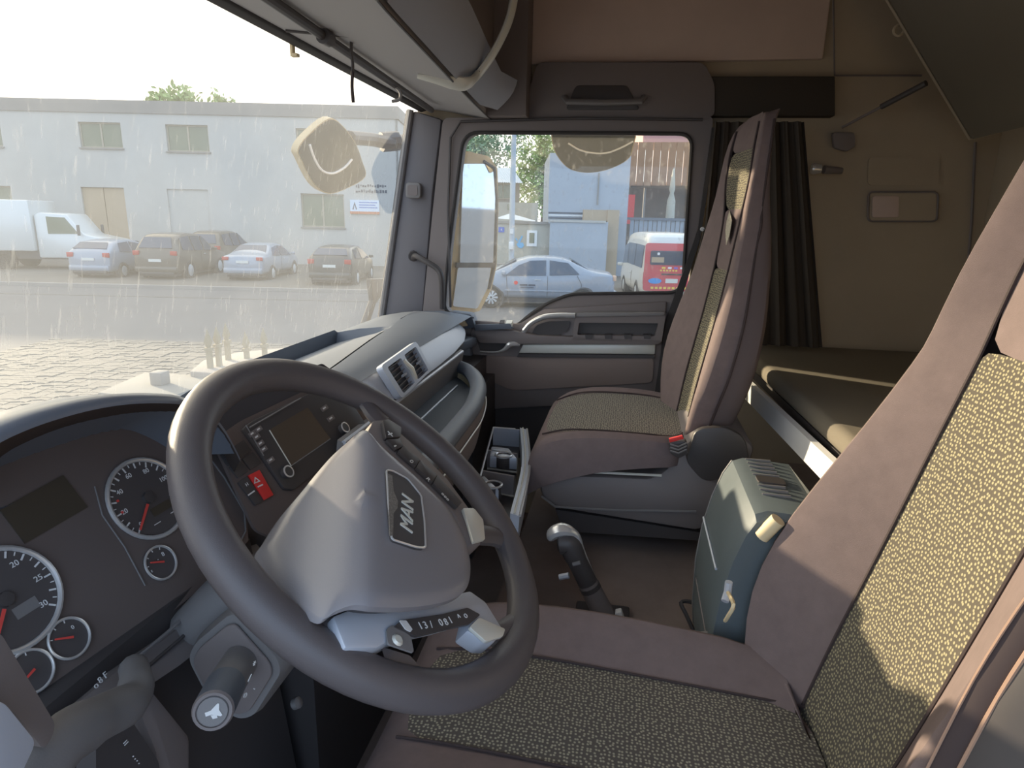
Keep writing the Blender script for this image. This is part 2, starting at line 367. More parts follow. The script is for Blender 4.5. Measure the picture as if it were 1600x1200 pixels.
# ------------------------------------------------------------------ overhead console with its silver bow
t = thing('overhead_console', 'grey storage console over the windscreen', 'console', (.5, -.4, 1.5))
seam = smooth_path([(.36, 1.0, 1.50), (.36, .2, 1.50), H(586, 0, z=1.50), H(670, 90, z=1.50), H(735, 158, z=1.50), (.455, -1.0, 1.50)], 5)
P('underside', grid([[V((.675, p.y, 1.536)) for p in seam], [V((.60, p.y, 1.528)) for p in seam], seam, [p + V((0, 0, .03)) for p in seam]]), M_over, t)
fr = [p for p in seam if p.y > -.80] + [V((.415, -.84, 1.502))]
rows = []
for k in range(6):
    s = k / 5; bulge = .012 * sin(pi * s)
    rows.append([p + V((-.012 - .055 * s - bulge, -.01 * s, .004 + .11 * s * (1 - .25 * max(0, (-p.y - .3)) / .5))) for p in fr])
P('storage_flap', grid(rows + [[p + V((.06, 0, .0)) for p in rows[-1]]]), M_flap, t, label='blue grey front flap')
P('seam_line', tube([p + V((-.004, 0, -.001)) for p in seam], .0022, 6), M_black, t)
P('back_box', gsum([box((.43, -.99, 1.52), (.45, .99, 1.92)), box((.33, -.99, 1.50), (.45, -.90, 1.9))]), M_dark, t)
bow = smooth_path([H(652, 119, z=1.506), H(690, 125, z=1.502), H(728, 131, z=1.500), H(745, 118, y=-.5), H(765, 92, y=-.5), H(783, 60, y=-.5), H(797, 25, y=-.49), H(806, -20, y=-.48)], 6)
rad = [.006 + .012 * min(1, i / 8) for i in range(len(bow))]
P('silver_bow', tube(bow, rad, 10, squash=.45, up=(-.8, 0, -.6)), M_silver, t, label='curved silver grip bow')
for px, py in ((721, 127), (747, 110)):
    c = H(px, py, y=-.488); P('bow_screw', lathe([(.0, 0), (.005, 0), (.005, .004), (0, .004)], 10, T(*c) @ Matrix.Rotation(pi / 2, 4, 'X')), M_black, t)
# blind rod, hooks and cord under the console
a, b = H(423, 0, z=1.513), H(674, 172, z=1.508)
t = thing('blind_rod', 'dark roller blind rod along the top of the windscreen', 'rod', b)
P('rod', tube([a + (a - b) * .6, b], .0085, 10), M_black, t)
c = H(509, 58, z=1.511); P('collar', tube([c + V((0, .012, 0)), c - V((0, .012, 0))], .014, 12), M_black, t)
c = H(612, 134, z=1.508); P('hook', tube(smooth_path([c + V((0, 0, .004)), c + V((-.02, .0, -.012)), c + V((-.02, 0, -.03)), c + V((0, 0, -.035))], 4), .004, 6), M_plast, t)
a, b = H(447, 48, z=1.532), H(643, 64, z=1.512)
tag(P('panel_seam', tube([a, b], .003, 6), M_black), 'dark joint across the visor panel', 'joint', kind='structure')
a = H(549, 60, z=1.527)
hy = a.y; e_ = H(552, 160, y=hy); m_ = H(551, 112, y=hy)
t = thing('hanging_cord', 'frayed dark cord hanging from the visor panel', 'cord', a)
P('strap', tube(smooth_path([a, H(549, 80, y=hy), H(551, 98, y=hy), m_], 4), .0055, 6, squash=.4), M_black, t)
P('cord_end', tube(smooth_path([m_, H(550, 135, y=hy), e_], 4), .0035, 6), M_pipe, t, label='reddish brown cord end')
a = H(456, 58, x=.69)
tag(P('plastic_hook', gsum([box(a + V((-.003, -.006, -.032)), a + V((.003, .006, .006))), box(a + V((-.012, -.006, -.036)), a + V((.003, .006, -.03)))]), M_tan, bevel=.001), 'small pale plastic hook on the windscreen edge', 'hook')

# ------------------------------------------------------------------ dashboard
dash = thing('dashboard', 'grey moulded dashboard with storage shelf in front of the passenger', 'dashboard', (.5, -.3, .62))
def zb(x): 
    pts = [(.83, .862), (.785, .888), (.70, .905), (.60, .914), (.53, .910), (.49, .898)]
    for (x0, z0), (x1, z1) in zip(pts, pts[1:]):
        if x >= x1: return z0 + (z1 - z0) * (x - x0) / (x1 - x0)
    return pts[-1][1]
rows = []
def rowat(y, r):
    xin = .627 + (.557 - .627) * (y + .54) / .51
    end = max(0, (-y - .88) / .12) ** 2
    cols = [(.845, .855), (.80, zb(.80) + .006 * r), (.79, zb(.79) + .010 * r), (.786, zb(.786) - .028 * r), (.72, zb(.72) - .024 * r), (.66, zb(.66) - .014 * r), (xin + .006, zb(xin) - .006 * r), (xin, zb(xin))]
    cols += [(xin - .002, zb(xin))] + [(x, zb(x)) for x in ((xin + .49) / 2, .51, .495, .487)]
    cl = .40 if y < .03 else .60
    cols = [(max(x, cl), zb(max(x, cl))) if x < cl else (x, z) for x, z in cols]
    return [V((x + .02 * end, y, z - .05 * end + (-.012 if y > 0 else 0) * min(1, y / .1 if y > 0 else 0))) for x, z in cols]
for y, r in [(-1.0, 0), (-.97, 0), (-.93, 0), (-.88, 0), (-.8, 0), (-.7, 0), (-.6, 0), (-.545, 0), (-.535, 1), (-.5, 1), (-.4, 1), (-.3, 1), (-.2, 1), (-.1, 1), (-.04, .8), (.02, .5), (.035, .45), (.1, .25), (.17, .1), (.18, 0), (.25, 0), (.32, 0)]:
    rows.append(rowat(y, r))
P('dash_pad', grid(rows), M_pad, dash, angle=40, fixn=True)
tm = []
for y in (-.52, -.45, -.35, -.25, -.15, -.06, 0, .04):
    r_ = .8 if y > -.05 else 1
    xin = .627 + (.557 - .627) * (y + .54) / .51
    tm.append([V((x, y, z + .0015)) for x, z in ((.778, zb(.786) - .0265 * r_), (.72, zb(.72) - .024 * r_), (.66, zb(.66) - .014 * r_), (xin + .010, zb(xin) - .0055 * r_))])
P('tray_mat', grid(tm), mat('tray_mat', (118, 124, 134), .6, bump=(900, .5, .0008)), dash, angle=60, label='paler mat of the top tray')
# satin strip below the pad
ys = [.02, -.03, -.1, -.25, -.4, -.55, -.7, -.8, -.88, -.94, -.975]
def sx(y): return .0 if y > -.6 else .11 * ((-y - .6) / .375) ** 1.6
rows = []
for k, (x, z) in enumerate([(.489, .897), (.480, .889), (.469, .873), (.459, .858), (.452, .844), (.458, .838)]):
    rows.append([V((x + sx(y) * (1 - k * .05), y, z + (.02 * max(0, (-y - .4) / .55) * (k / 5)) - .012 * max(0, (-y - .85) / .12))) for y in ys])
P('trim_strip', grid(rows), M_strip, dash, angle=60)
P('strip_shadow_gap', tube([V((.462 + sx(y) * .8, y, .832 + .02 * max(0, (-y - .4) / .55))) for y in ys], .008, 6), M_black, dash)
# air vent
A, B, C_, D = H(583, 577, x=.486), H(640, 537, x=.486), H(664, 582, x=.452), H(616, 628, x=.452)
vn = (B - A).cross(D - A).normalized()
if vn.x > 0: vn = -vn
def vq(s, u): return (A * (1 - s) + B * s) * (1 - u) + (D * (1 - s) + C_ * s) * u
outer = rpoly([vq(0, 0), vq(1, 0), vq(1, 1), vq(0, 1)], .014)
holes = [rpoly([vq(a, .13), vq(b, .13), vq(b, .93), vq(a, .93)], .006) for a, b in ((.10, .46), (.56, .92))]
vent = P('air_vent', plate([[p + vn * .004 for p in outer]] + [[p + vn * .004 for p in h] for h in holes], vn * .014), M_strip, dash)
P('vent_recess', prism([vq(.04, .06) + vn * .003, vq(.96, .06) + vn * .003, vq(.96, .96) + vn * .003, vq(.04, .96) + vn * .003], vn * .001), M_black, vent)
for a, b in ((.10, .46), (.56, .92)):
    for k in range(6):
        u = .13 + .8 * (k + .5) / 6
        p, q = vq(a, u) + vn * .010, vq(b, u) + vn * .010; dv = (vq(.5, 1) - vq(.5, 0)).normalized()
        P('slat', prism([p - dv * .0016 + vn * .003, p + dv * .0016 - vn * .003, p + dv * .0028 - vn * .003, p - dv * .0004 + vn * .003], q - p), M_dark if k % 2 else M_plast, vent)
    p = vq((a + b) / 2 + .05, .53) + vn * .016
    P('slider', prism([p + V((0, -.012, 0)), p + V((0, .012, 0)), p + V((0, .010, -.006)), p + V((0, -.009, -.006))], vn * .006), M_strip, vent, bevel=.001)
P('thumb_wheel', tube([vq(.49, .25) + vn * .016, vq(.51, .55) + vn * .022, vq(.53, .85) + vn * .016], .006, 8), M_silver, vent)
# storage shelf
rim = smooth_path([(.50, -.655, .815), H(692, 566, z=.803), H(715, 567, z=.802), H(736, 573, z=.80), H(751, 586, z=.80), H(757, 604, z=.80), H(750, 630, z=.80), H(733, 654, z=.80), H(705, 690, z=.80), (.30, .16, .80)], 5)
rim = [p + V((.016, 0, -.008)) for p in rim]
P('shelf_rim', tube(rim, .021, 12, squash=.8, up=(0, 0, 1)), M_pad, dash)
inner = [p + V((.012, .006, -.034)) for p in rim]
P('shelf_floor', grid([[V((.468, p.y, .772)) for p in inner[4:]], [V((p.x, p.y, .762)) for p in inner[4:]]]), mat('shelf_mat', (98, 106, 116), .6, bump=(900, .8, .0012)), dash, angle=60)
P('shelf_wall', grid([[p + V((0, 0, -.0)) for p in rim], [p + V((.006, .004, -.04)) for p in rim]]), M_tan, dash, label='tan inner wall')
P('shelf_back', prism([(.458, .16, .840), (.470, .16, .765), (.462, .16, .760), (.448, .16, .836)], (0, -.80, 0)), M_plast, dash)
P('shelf_back_edge', tube([(.447, .16, .836), (.447, -.62, .838)], .004, 6), M_strip, dash)
P('shelf_step', tube([(.430, .16, .770), (.430, -.50, .770)], .0028, 6), M_strip, dash)
low = []
for k, p in enumerate(rim): low.append(p + V((-.012, -.008, -.03)))
rowsf = [[p + V((-.014, -.006, -.004)) for p in rim], [p + V((-.016, -.010, -.04)) for p in rim], [p + V((-.004, -.006, -.10)) for p in rim], [p + V((.03, -.0, -.165)) for p in rim], [p + V((.20, .0, -.30)) for p in rim]]
P('glove_face', grid(rowsf), M_dark, dash, angle=60)
P('face_seam', tube([p + V((-.0185, -.010, -.034)) for p in rim[8:]], .0018, 6), M_silver, dash)
# passenger end of the dash below the strip
P('end_cheek', prism([H(712, 522, y=-.93), H(735, 540, y=-.93), H(742, 640, y=-.93), H(690, 640, y=-.93), H(692, 560, y=-.93)], (0, -.05, 0)), M_pad, dash, bevel=.006)
P('corner_fill', prism([(.62, -.62, .80), (.50, -.62, .815), (.47, -.90, .80), (.66, -.99, .80)], (0, 0, .03)), M_pad, dash, bevel=.008)
P('lower_body', gsum([box((.45, -.98, .15), (.84, .30, .76)), box((.42, -.98, .15), (.5, -.64, .70))]), M_black, dash)
P('corner_vent', prism(rpoly([H(700, 487, y=-.93), H(736, 491, y=-.93), H(743, 512, y=-.93), H(712, 516, y=-.93)], .01), (0, -.05, 0)), M_pad, dash, bevel=.006)
P('corner_vent_face', prism(rpoly([H(709, 495, y=-.925), H(721, 494, y=-.925), H(731, 509, y=-.925), H(712, 512, y=-.925)], .004), (0, -.01, 0)), M_tan, dash)
# pulled-out drawer with cup rings
z0 = .652
A, B, C_, D = H(771, 668, z=z0), H(812, 671, z=z0), H(797, 805, z=z0), H(738, 790, z=z0)
dr = P('drawer', prism([p - V((0, 0, .055)) for p in (A, B, C_, D)], (0, 0, .006)), M_black, dash, label='pulled out drawer with silver edges')
fr = smooth_path([B + V((.0, -.004, 0)), B * .5 + C_ * .5 + V((-.014, 0, 0)), C_], 6)
P('drawer_front', loft([[p + V((0, 0, .004)), p + V((-.018, 0, .0)), p + V((-.016, 0, -.06)), p + V((0, 0, -.055))] for p in fr]), M_strip, dr)
P('front_edge', tube([p + V((-.019, 0, .001)) for p in fr], .003, 6), M_chrome, dr)
P('front_lip', tube([p + V((-.008, 0, .004)) for p in fr], .002, 6), M_silver, dr)
P('drawer_side', prism([A, B, B - V((0, 0, .05)), A - V((0, 0, .05))], (0, .004, 0)), M_strip, dr)
P('drawer_rail', tube([A, D], .0025, 6), M_chrome, dr)
P('drawer_rail', tube([A, A * .6 + B * .4, B + V((.012, 0, 0))], .0025, 6), M_chrome, dr)
for (p, q, r_, s_) in (((768, 697), (795, 700), (808, 716), (765, 712)), ((752, 744), (757, 743), (780, 765), (751, 757))):
    L4 = [H(*c, z=z0) for c in (p, q, r_, s_)]
    P('divider', prism([c - V((0, 0, .03)) for c in L4], (0, 0, .03)), M_strip, dr, bevel=.003)
for px, py in ((787, 711), (770, 757)):
    c = H(px, py, z=z0 + .002)
    P('cup_ring', torus(.019, .0028, 24, 6, T(*c)), M_chrome, dr)
    P('cup_well', lathe([(.018, -.03), (.018, 0), (.0165, 0), (.0165, -.028), (0, -.028)], 20, T(*c)), M_black, dr)
for sx_ in (.35, .62):
    p, q = A * (1 - sx_) + D * sx_, B * (1 - sx_) + C_ * sx_
    P('partition', prism([p, q, q - V((0, 0, .045)), p - V((0, 0, .045))], (0, .006, 0)), M_dark, dr)

# ------------------------------------------------------------------ passenger door
d = thing('door_1', 'passenger door with a big dusty window and silver trims', 'door', (.2, -1.0, .46), kind='structure')
Y = -.965
hole = [H(*p, y=Y) for p in ((725, 207), (1082, 209), (1066, 457), (893, 459), (858, 472), (828, 491), (808, 509), (742, 506), (694, 486), (700, 400))]
hole_r = rpoly(hole, [.05, .04, .045, .03, .03, .03, .02, .03, .03, .2], 6)
outer = [H(*p, y=Y) for p in ((692, 184), (1115, 181), (1098, 330), (1048, 500), (1028, 612), (1028, 640), (735, 600), (712, 520), (660, 492), (676, 330))]
P('window_frame', plate([rpoly(outer, .02), hole_r], (0, -.05, 0)), M_dark, d)
P('window_seal', tube([p + V((0, .002, 0)) for p in hole_r], .006, 6, closed=True, up=(0, 1, 0)), M_rubber, d)
P('painted_sun_edge', tube([H(*p, y=-.972) for p in ((1078, 216), (1083, 240), (1081, 300), (1077, 380), (1073, 432), (1069, 448))], .0045, 6), M_tan, d, label='edge of the glass run with sunlight painted in tan')  # tan tube puts the sun on the window seal into its colour
P('frame_seal', tube([H(*p, y=-.955) for p in ((704, 480), (700, 330), (704, 215), (720, 190), (900, 185), (1098, 187))], .004, 6), M_black, d)
pn = [p * 1 for p in hole_r]
P('pane', plate([[V((p.x, -.99, p.z)) for p in pn]], (0, -.004, 0)), M_pane, d, flat=True)
# lower trim
lowp = [H(*p, y=Y) for p in ((742, 500), (812, 505), (850, 482), (1042, 470), (1026, 625), (740, 640), (725, 560))]
P('door_card', prism(lowp, (0, .012, 0)), M_dark, d, bevel=.006)
P('card_inlay', prism(rpoly([H(*p, y=-.951) for p in ((752, 556), (1022, 558), (1020, 598), (800, 610), (756, 590))], .02), (0, .004, 0)), M_inlay, d, bevel=.003, label='paler fabric inlay')
P('trim_bar', prism([H(*p, y=-.95) for p in ((818, 537), (1024, 537), (1023, 553), (811, 551))], (0, .008, 0)), M_silver, d, bevel=.003, label='long satin silver bar')
P('bar_lip', prism([H(*p, y=-.95) for p in ((811, 552), (1023, 554), (1023, 559), (808, 557))], (0, .010, 0)), M_black, d)
P('arm_ledge', prism(rpoly([H(*p, y=-.95) for p in ((744, 514), (800, 514), (840, 522), (1035, 530), (1026, 536), (820, 535), (752, 533))], .008), (0, .03, 0)), M_dark, d, bevel=.006)
grip = smooth_path([H(818, 519, y=-.935), H(830, 505, y=-.925), H(848, 496, y=-.92), H(870, 493, y=-.92), H(899, 493, y=-.92)], 5)
P('pull_handle', tube(grip, [.010 + .002 * min(1, i / 8) for i in range(len(grip))], 12, squash=.75), M_chrome, d, label='curved chrome pull handle')
P('handle_recess', prism(rpoly([H(*p, y=-.952) for p in ((838, 508), (856, 502), (892, 501), (888, 516), (872, 524), (830, 523))], .01), (0, .006, 0)), M_black, d)
P('bottle_pocket', plate([rpoly([H(*p, y=-.95) for p in ((900, 488), (1040, 486), (1033, 533), (896, 529))], .008), rpoly([H(*p, y=-.95) for p in ((906, 502), (1028, 503), (1023, 523), (903, 521))], .004)], (0, .03, 0)), M_dark, d)
P('pocket_bottom', prism([H(*p, y=-.951) for p in ((906, 502), (1028, 503), (1023, 523), (903, 521))], (0, .004, 0)), M_black, d)
P('pocket_top', prism(rpoly([H(*p, y=-.95) for p in ((902, 487), (1038, 486), (1037, 491), (901, 493))], .004), (0, .036, 0)), M_plast, d, bevel=.002)
for k in range(4):
    px = 915 + 30 * k
    P('pocket_rib', prism([H(px, 521, y=-.947), H(px + 12, 521, y=-.947), H(px + 11, 527, y=-.947), H(px + 1, 527, y=-.947)], (0, .03, 0)), M_black, d)
P('opener', tube(smooth_path([H(750, 549, y=-.93), H(775, 550, y=-.926), H(788, 546, y=-.92), H(797, 538, y=-.92), H(812, 537, y=-.93)], 4), [.003, .003, .003, .003, .003, .0035, .004, .005, .006, .007, .008, .009, .009, .009, .009, .009, .009][:17], 8), M_chrome, d, label='silver door opener')
P('opener_recess', prism(rpoly([H(*p, y=-.951) for p in ((746, 531), (798, 531), (784, 549), (752, 552))], .006), (0, .005, 0)), M_black, d)
P('switch_block', prism(rpoly([H(*p, y=-.94) for p in ((745, 507), (800, 505), (803, 513), (746, 516))], .003), (0, .035, .004)), M_pad, d, bevel=.003)
P('window_switch', prism([H(*p, y=-.91) for p in ((780, 505), (787, 505), (786, 511), (779, 511))], (0, -.02, .008)), M_black, d)
P('window_switch', prism([H(*p, y=-.91) for p in ((790, 505), (799, 505), (800, 511), (789, 511))], (0, -.02, .007)), M_silver, d)
P('door_bolt', lathe([(0, 0), (.007, 0), (.007, .006), (0, .006)], 12, T(*H(1066, 446, y=-.965)) @ Matrix.Rotation(-pi / 2, 4, 'X')), M_black, d)
P('rear_edge', prism([H(*p, y=-.962) for p in ((1112, 200), (1120, 200), (1094, 372), (1052, 505), (1034, 618), (1022, 618), (1040, 500), (1090, 360))], (0, .012, 0)), M_rubber, d)
P('lower_panel', box((-.19, -1.0, .40), (.60, -.968, .70)), M_black, d)

# ------------------------------------------------------------------ seats
def seat_back(t, st, yc, head_from, dots, sub=1, yaw=0, wr=1.0):
    """st rows: z, x of the panel, half width, panel half width, wing depth, thickness"""
    rings = []
    for z, x, hw, cw, wg, th in st:
        pts = [(-hw, .25 * wg - .02), (-hw * .99, .8 * wg), (-(hw * .88 + cw * .12), wg), (-(hw * .55 + cw * .45), .62 * wg), (-cw, .0), (-cw * .5, -.004), (0, -.005),
               (cw * .5, -.004), (cw, 0), (hw * .55 + cw * .45, .62 * wg), (hw * .88 + cw * .12, wg), (hw * .99, .8 * wg), (hw, .25 * wg - .02),
               (hw * .96, -th * .8), (hw * .75, -th), (0, -th), (-hw * .75, -th), (-hw * .96, -th * .8)]
        pts = [(u, dx * wr if u > cw * 1.01 and dx > 0 else dx) for u, dx in pts]
        rings.append([V((x + dx * cos(yaw) - u * sin(yaw), yc + u * cos(yaw) + dx * sin(yaw), z)) for u, dx in pts])
    n = len(rings[0]); R = len(rings)
    gr = {'backrest': [], 'centre_panel': [], 'head_panel': [], 'headrest_panel': [], 'top_panel': [], 'back_shell': []}
    for i in range(R - 1):
        for j in range(n):
            k = (j + 1) % n; f = (i * n + j, i * n + k, (i + 1) * n + k, (i + 1) * n + j)
            if 4 <= j < 8: gr['centre_panel' if i < head_from[0] else 'head_panel' if i < head_from[1] else 'headrest_panel' if i < R - 3 else 'top_panel'].append(f)
            elif 12 <= j: gr['back_shell'].append(f)
            else: gr['backrest'].append(f)
    gr['backrest'] += [tuple(range((R - 1) * n, R * n))]
    vs = [p for r in rings for p in r]
    for k, fs in gr.items():
        used = sorted({i for f in fs for i in f}); mp = {o: i for i, o in enumerate(used)}
        P(k, G([vs[i] for i in used], [tuple(mp[i] for i in f) for f in fs]), {'backrest': M_cloth, 'head_panel': M_cloth, 'top_panel': M_cloth, 'headrest_panel': dots, 'back_shell': M_clothdark, 'centre_panel': dots}[k], t, sub=sub, angle=60,
          label={'centre_panel': 'panel of speckled cloth', 'headrest_panel': 'speckled cloth on the headrest', 'head_panel': 'plain brown cloth panel'}.get(k))
    for j in (4, 8): P('piping', tube(smooth_path([rings[i][j] + V((.002, 0, 0)) for i in range(R - 1)], 4), .0022, 6), M_pipe, t)
    P('edge_piping', tube(smooth_path([rings[i][0] + V((0, 0, 0)) for i in range(R - 1)], 4), .0028, 6), M_pipe, t)
    P('edge_piping', tube(smooth_path([rings[i][12] + V((0, 0, 0)) for i in range(R - 1)], 4), .0028, 6), M_pipe, t)
    return rings
def seat_cushion(t, st, yc, dots, sub=1):
    """st rows: x, z of the panel, half width, panel half width, wing height, skirt depth"""
    rings = []
    for x, z, hw, cw, wg, sk in st:
        pts = [(-hw * 1.0, -sk), (-hw * 1.01, -sk * .5), (-hw * .97, wg * .5), (-hw * .86, wg), (-(hw * .5 + cw * .5), wg * .6), (-cw, 0), (0, .002), (cw, 0), (hw * .5 + cw * .5, wg * .6), (hw * .86, wg), (hw * .97, wg * .5), (hw * 1.01, -sk * .5), (hw, -sk)]
        rings.append([V((x, yc + u, z + dz)) for u, dz in pts])
    n = len(rings[0]); R = len(rings); a = []; b = []
    for i in range(R - 1):
        for j in range(n - 1):
            f = (i * n + j, i * n + j + 1, (i + 1) * n + j + 1, (i + 1) * n + j)
            (b if 5 <= j < 7 and i < R - 3 else a).append(f)
    a.append(tuple(range(n)))
    vs = [p for r in rings for p in r]
    for nm, fs, m in (('cushion', a, M_cloth), ('cushion_panel', b, dots)):
        used = sorted({i for f in fs for i in f}); mp = {o: i for i, o in enumerate(used)}
        P(nm, G([vs[i] for i in used], [tuple(mp[i] for i in f) for f in fs]), m, t, sub=sub, angle=60, label='panel of speckled cloth' if nm == 'cushion_panel' else None)
    for j in (5, 7): P('piping', tube(smooth_path([rings[i][j] + V((0, 0, .0015)) for i in range(R - 2)], 4), .002, 6), M_pipe, t)
    return rings
ds = thing('driver_seat', 'driver seat in brown cloth with a wide speckled panel, nearest the camera', 'seat', (-.2, .405, .45))
DY = .405
seat_back(ds, [(.53, -.255, .150, .085, .05, .10), (.60, -.278, .190, .098, .085, .12), (.68, -.300, .207, .103, .105, .13), (.76, -.322, .210, .104, .105, .13), (.85, -.346, .203, .104, .085, .12), (.95, -.372, .185, .104, .06, .11), (1.05, -.398, .168, .103, .042, .10), (1.07, -.403, .165, .103, .041, .10),
               (1.15, -.420, .152, .102, .045, .10), (1.22, -.437, .142, .098, .042, .10), (1.29, -.452, .135, .092, .035, .09), (1.36, -.468, .128, .085, .03, .08), (1.42, -.482, .115, .07, .02, .07), (1.45, -.492, .08, .05, .0, .05)], DY, (7, 11), M_dots, wr=.62)
seat_cushion(ds, [(-.27, .575, .19, .09, .03, .06), (-.18, .580, .20, .09, .035, .09), (-.05, .588, .205, .09, .038, .10), (.08, .595, .205, .09, .036, .11), (.18, .596, .20, .088, .03, .12), (.24, .590, .19, .084, .02, .12), (.275, .565, .17, .075, .01, .09), (.285, .52, .15, .06, .0, .05)], DY, M_dotsf)
P('seat_base', box((-.26, DY - .18, .45), (.22, DY + .18, .53)), M_black, ds, bevel=.02)
P('recliner_cover', prism([H(1078, 1040, y=.19), H(1095, 1010, y=.19), H(1130, 985, y=.19), H(1160, 975, y=.19), H(1170, 985, y=.19), H(1185, 1060, y=.19), H(1130, 1060, y=.19)], (0, -.03, 0)), M_dark, ds, bevel=.006)
# armrest-side shell of the driver seat, at the lower right edge of the view
a = [H(1640, 890, y=.62), H(1600, 935, y=.62), H(1520, 1060, y=.62), H(1440, 1215, y=.62)]
P('side_shell', loft([[p, p + V((-.009, .016, -.004)), p + V((-.08, .02, -.02)), p + V((-.06, 0, 0))] for p in a]), M_pipe, ds, angle=60)
P('leather_pad', loft([[p + V((-.009, .016, -.004)), p + V((-.016, .032, -.004)), p + V((-.06, .07, -.03)), p + V((-.08, .02, -.02))] for p in a]), M_black, ds, angle=60, label='grey leather bolster')
P('shell_piping', tube(smooth_path([p + V((-.010, .016, -.003)) for p in a], 4), .002, 6), M_brown, ds)
P('shell_edge', tube(smooth_path([p + V((0, .001, 0)) for p in a], 4), .0012, 6), M_brown, ds)

ps = thing('passenger_seat', 'high backed passenger seat in brown cloth by the far door', 'seat', (-.1, -.46, .45))
PY = -.465
seat_back(ps, [(.70, -.145, .130, .05, .02, .07), (.75, -.155, .170, .055, .032, .08), (.83, -.166, .208, .058, .042, .085), (.90, -.178, .226, .058, .042, .085), (1.0, -.196, .212, .058, .034, .08), (1.08, -.208, .182, .058, .026, .07), (1.10, -.211, .175, .058, .026, .07), (1.16, -.218, .158, .060, .024, .06), (1.20, -.222, .156, .064, .020, .05), (1.235, -.224, .140, .070, .016, .045),
               (1.30, -.226, .132, .088, .008, .035), (1.36, -.229, .128, .086, .006, .03), (1.41, -.236, .108, .078, .004, .03), (1.435, -.250, .08, .05, .0, .03)], PY, (6, 9), M_dots2, yaw=radians(8))
seat_cushion(ps, [(-.15, .735, .20, .115, .008, .05), (-.12, .737, .22, .16, .010, .05), (-.05, .742, .228, .172, .012, .06), (.05, .742, .228, .172, .012, .08), (.12, .735, .224, .165, .010, .10), (.175, .715, .21, .15, .004, .11), (.20, .68, .20, .10, .0, .10), (.205, .63, .19, .09, .0, .06)], PY, M_dots2f)
base = [H(*p, y=-.262) for p in ((842, 765), (850, 783), (872, 796), (1090, 831), (1150, 800), (1180, 700), (1160, 680), (1112, 668), (1090, 676), (1064, 700), (1040, 735), (1015, 748), (880, 742), (850, 748))]
P('seat_base', prism(rpoly(base, .012), (0, -.40, 0)), M_dark, ps, bevel=.012)
P('base_groove', tube([H(*p, y=-.258) for p in ((846, 775), (868, 792), (960, 797), (1088, 799))], .003, 6), M_plast, ps)
P('base_plinth', prism([H(*p, y=-.275) for p in ((868, 796), (1095, 832), (1095, 845), (880, 830))], (0, -.35, 0)), M_black, ps)
P('adjust_lever', tube([H(908, 737, y=-.25), H(1034, 743, y=-.25)], .003, 6), M_silver, ps)
P('seat_worn_patch', prism([p + V((.004, 0, 0)) for p in (H(1143, 327, x=-.226), H(1147, 345, x=-.224), H(1143, 368, x=-.222), H(1138, 383, x=-.219), H(1137, 360, x=-.22), H(1140, 338, x=-.224))], (.0012, 0, 0)), mat('worn_white', (226, 220, 200), .8, var=(300, .3, (150, 140, 120))), ps, label='torn pale patch')
P('recliner_cover', prism(rpoly([H(*p, y=-.245) for p in ((1085, 675), (1098, 669), (1135, 667), (1165, 684), (1175, 740), (1100, 755), (1070, 720))], .02), (0, -.02, 0)), M_black, ps, bevel=.006)
t = thing('seat_belt_buckle', 'black belt buckle with a red button beside the passenger seat', 'buckle', H(1060, 710, y=-.235))
P('buckle_body', prism(rpoly([H(*p, y=-.24) for p in ((1044, 686), (1072, 684), (1075, 704), (1060, 712), (1046, 704))], .006), (0, .02, 0)), M_black, t, bevel=.003)
P('buckle_button', prism([H(*p, y=-.219) for p in ((1045, 684), (1066, 679), (1068, 684), (1046, 690))], (0, .008, 0)), M_red, t, bevel=.001)
for k in range(3): P('stalk_fold', tube([H(1047, 694 + 5 * k, y=-.215), H(1060, 698 + 5 * k, y=-.212), H(1073, 692 + 5 * k, y=-.215)], .002, 5), M_plast, t)
t = thing('seat_belt_buckle', 'belt buckle with grey tongue and red button beside the driver seat', 'buckle', H(1120, 1005, y=.165))
P('buckle_body', prism(rpoly([H(*p, y=.165) for p in ((1075, 992), (1100, 985), (1132, 990), (1122, 1012), (1090, 1004))], .006), (0, .03, 0)), M_plast, t, bevel=.003)
P('buckle_button', prism([H(*p, y=.197) for p in ((1092, 996), (1102, 993), (1104, 1000), (1096, 1001))], (0, .003, 0)), M_red, t)
P('tongue', prism(rpoly([H(*p, y=.19) for p in ((1110, 992), (1124, 990), (1129, 1012), (1118, 1014))], .003), (0, .012, 0)), M_plast, t, bevel=.002)
# seat belt on the far door post
t = thing('seat_belt', 'thin dark seat belt hanging beside the passenger seat back', 'belt', H(1075, 470, y=-.88))
b = [H(1117, 215, y=-.93), H(1121, 240, y=-.92), H(1134, 285, y=-.89), H(1130, 310, y=-.9), H(1118, 320, y=-.92)]
P('upper_webbing', tube(smooth_path(b, 4), .0035, 6), M_tan, t)
P('belt_webbing', tube(smooth_path([H(1116, 300, y=-.93), H(1100, 360, y=-.92), H(1080, 440, y=-.91), H(1072, 490, y=-.9)], 4), .009, 6, squash=.25), M_curtain, t)
P('belt_guide', lathe([(0, 0), (.006, 0), (.006, .008), (0, .008)], 10, T(*H(1097, 358, y=-.9)) @ Matrix.Rotation(-pi / 2, 4, 'X')), M_white, t)
P('guide_cord', tube([H(1097, 358, y=-.895), H(1104, 360, y=-.89), H(1113, 362, y=-.87)], .002, 5), M_black, t)

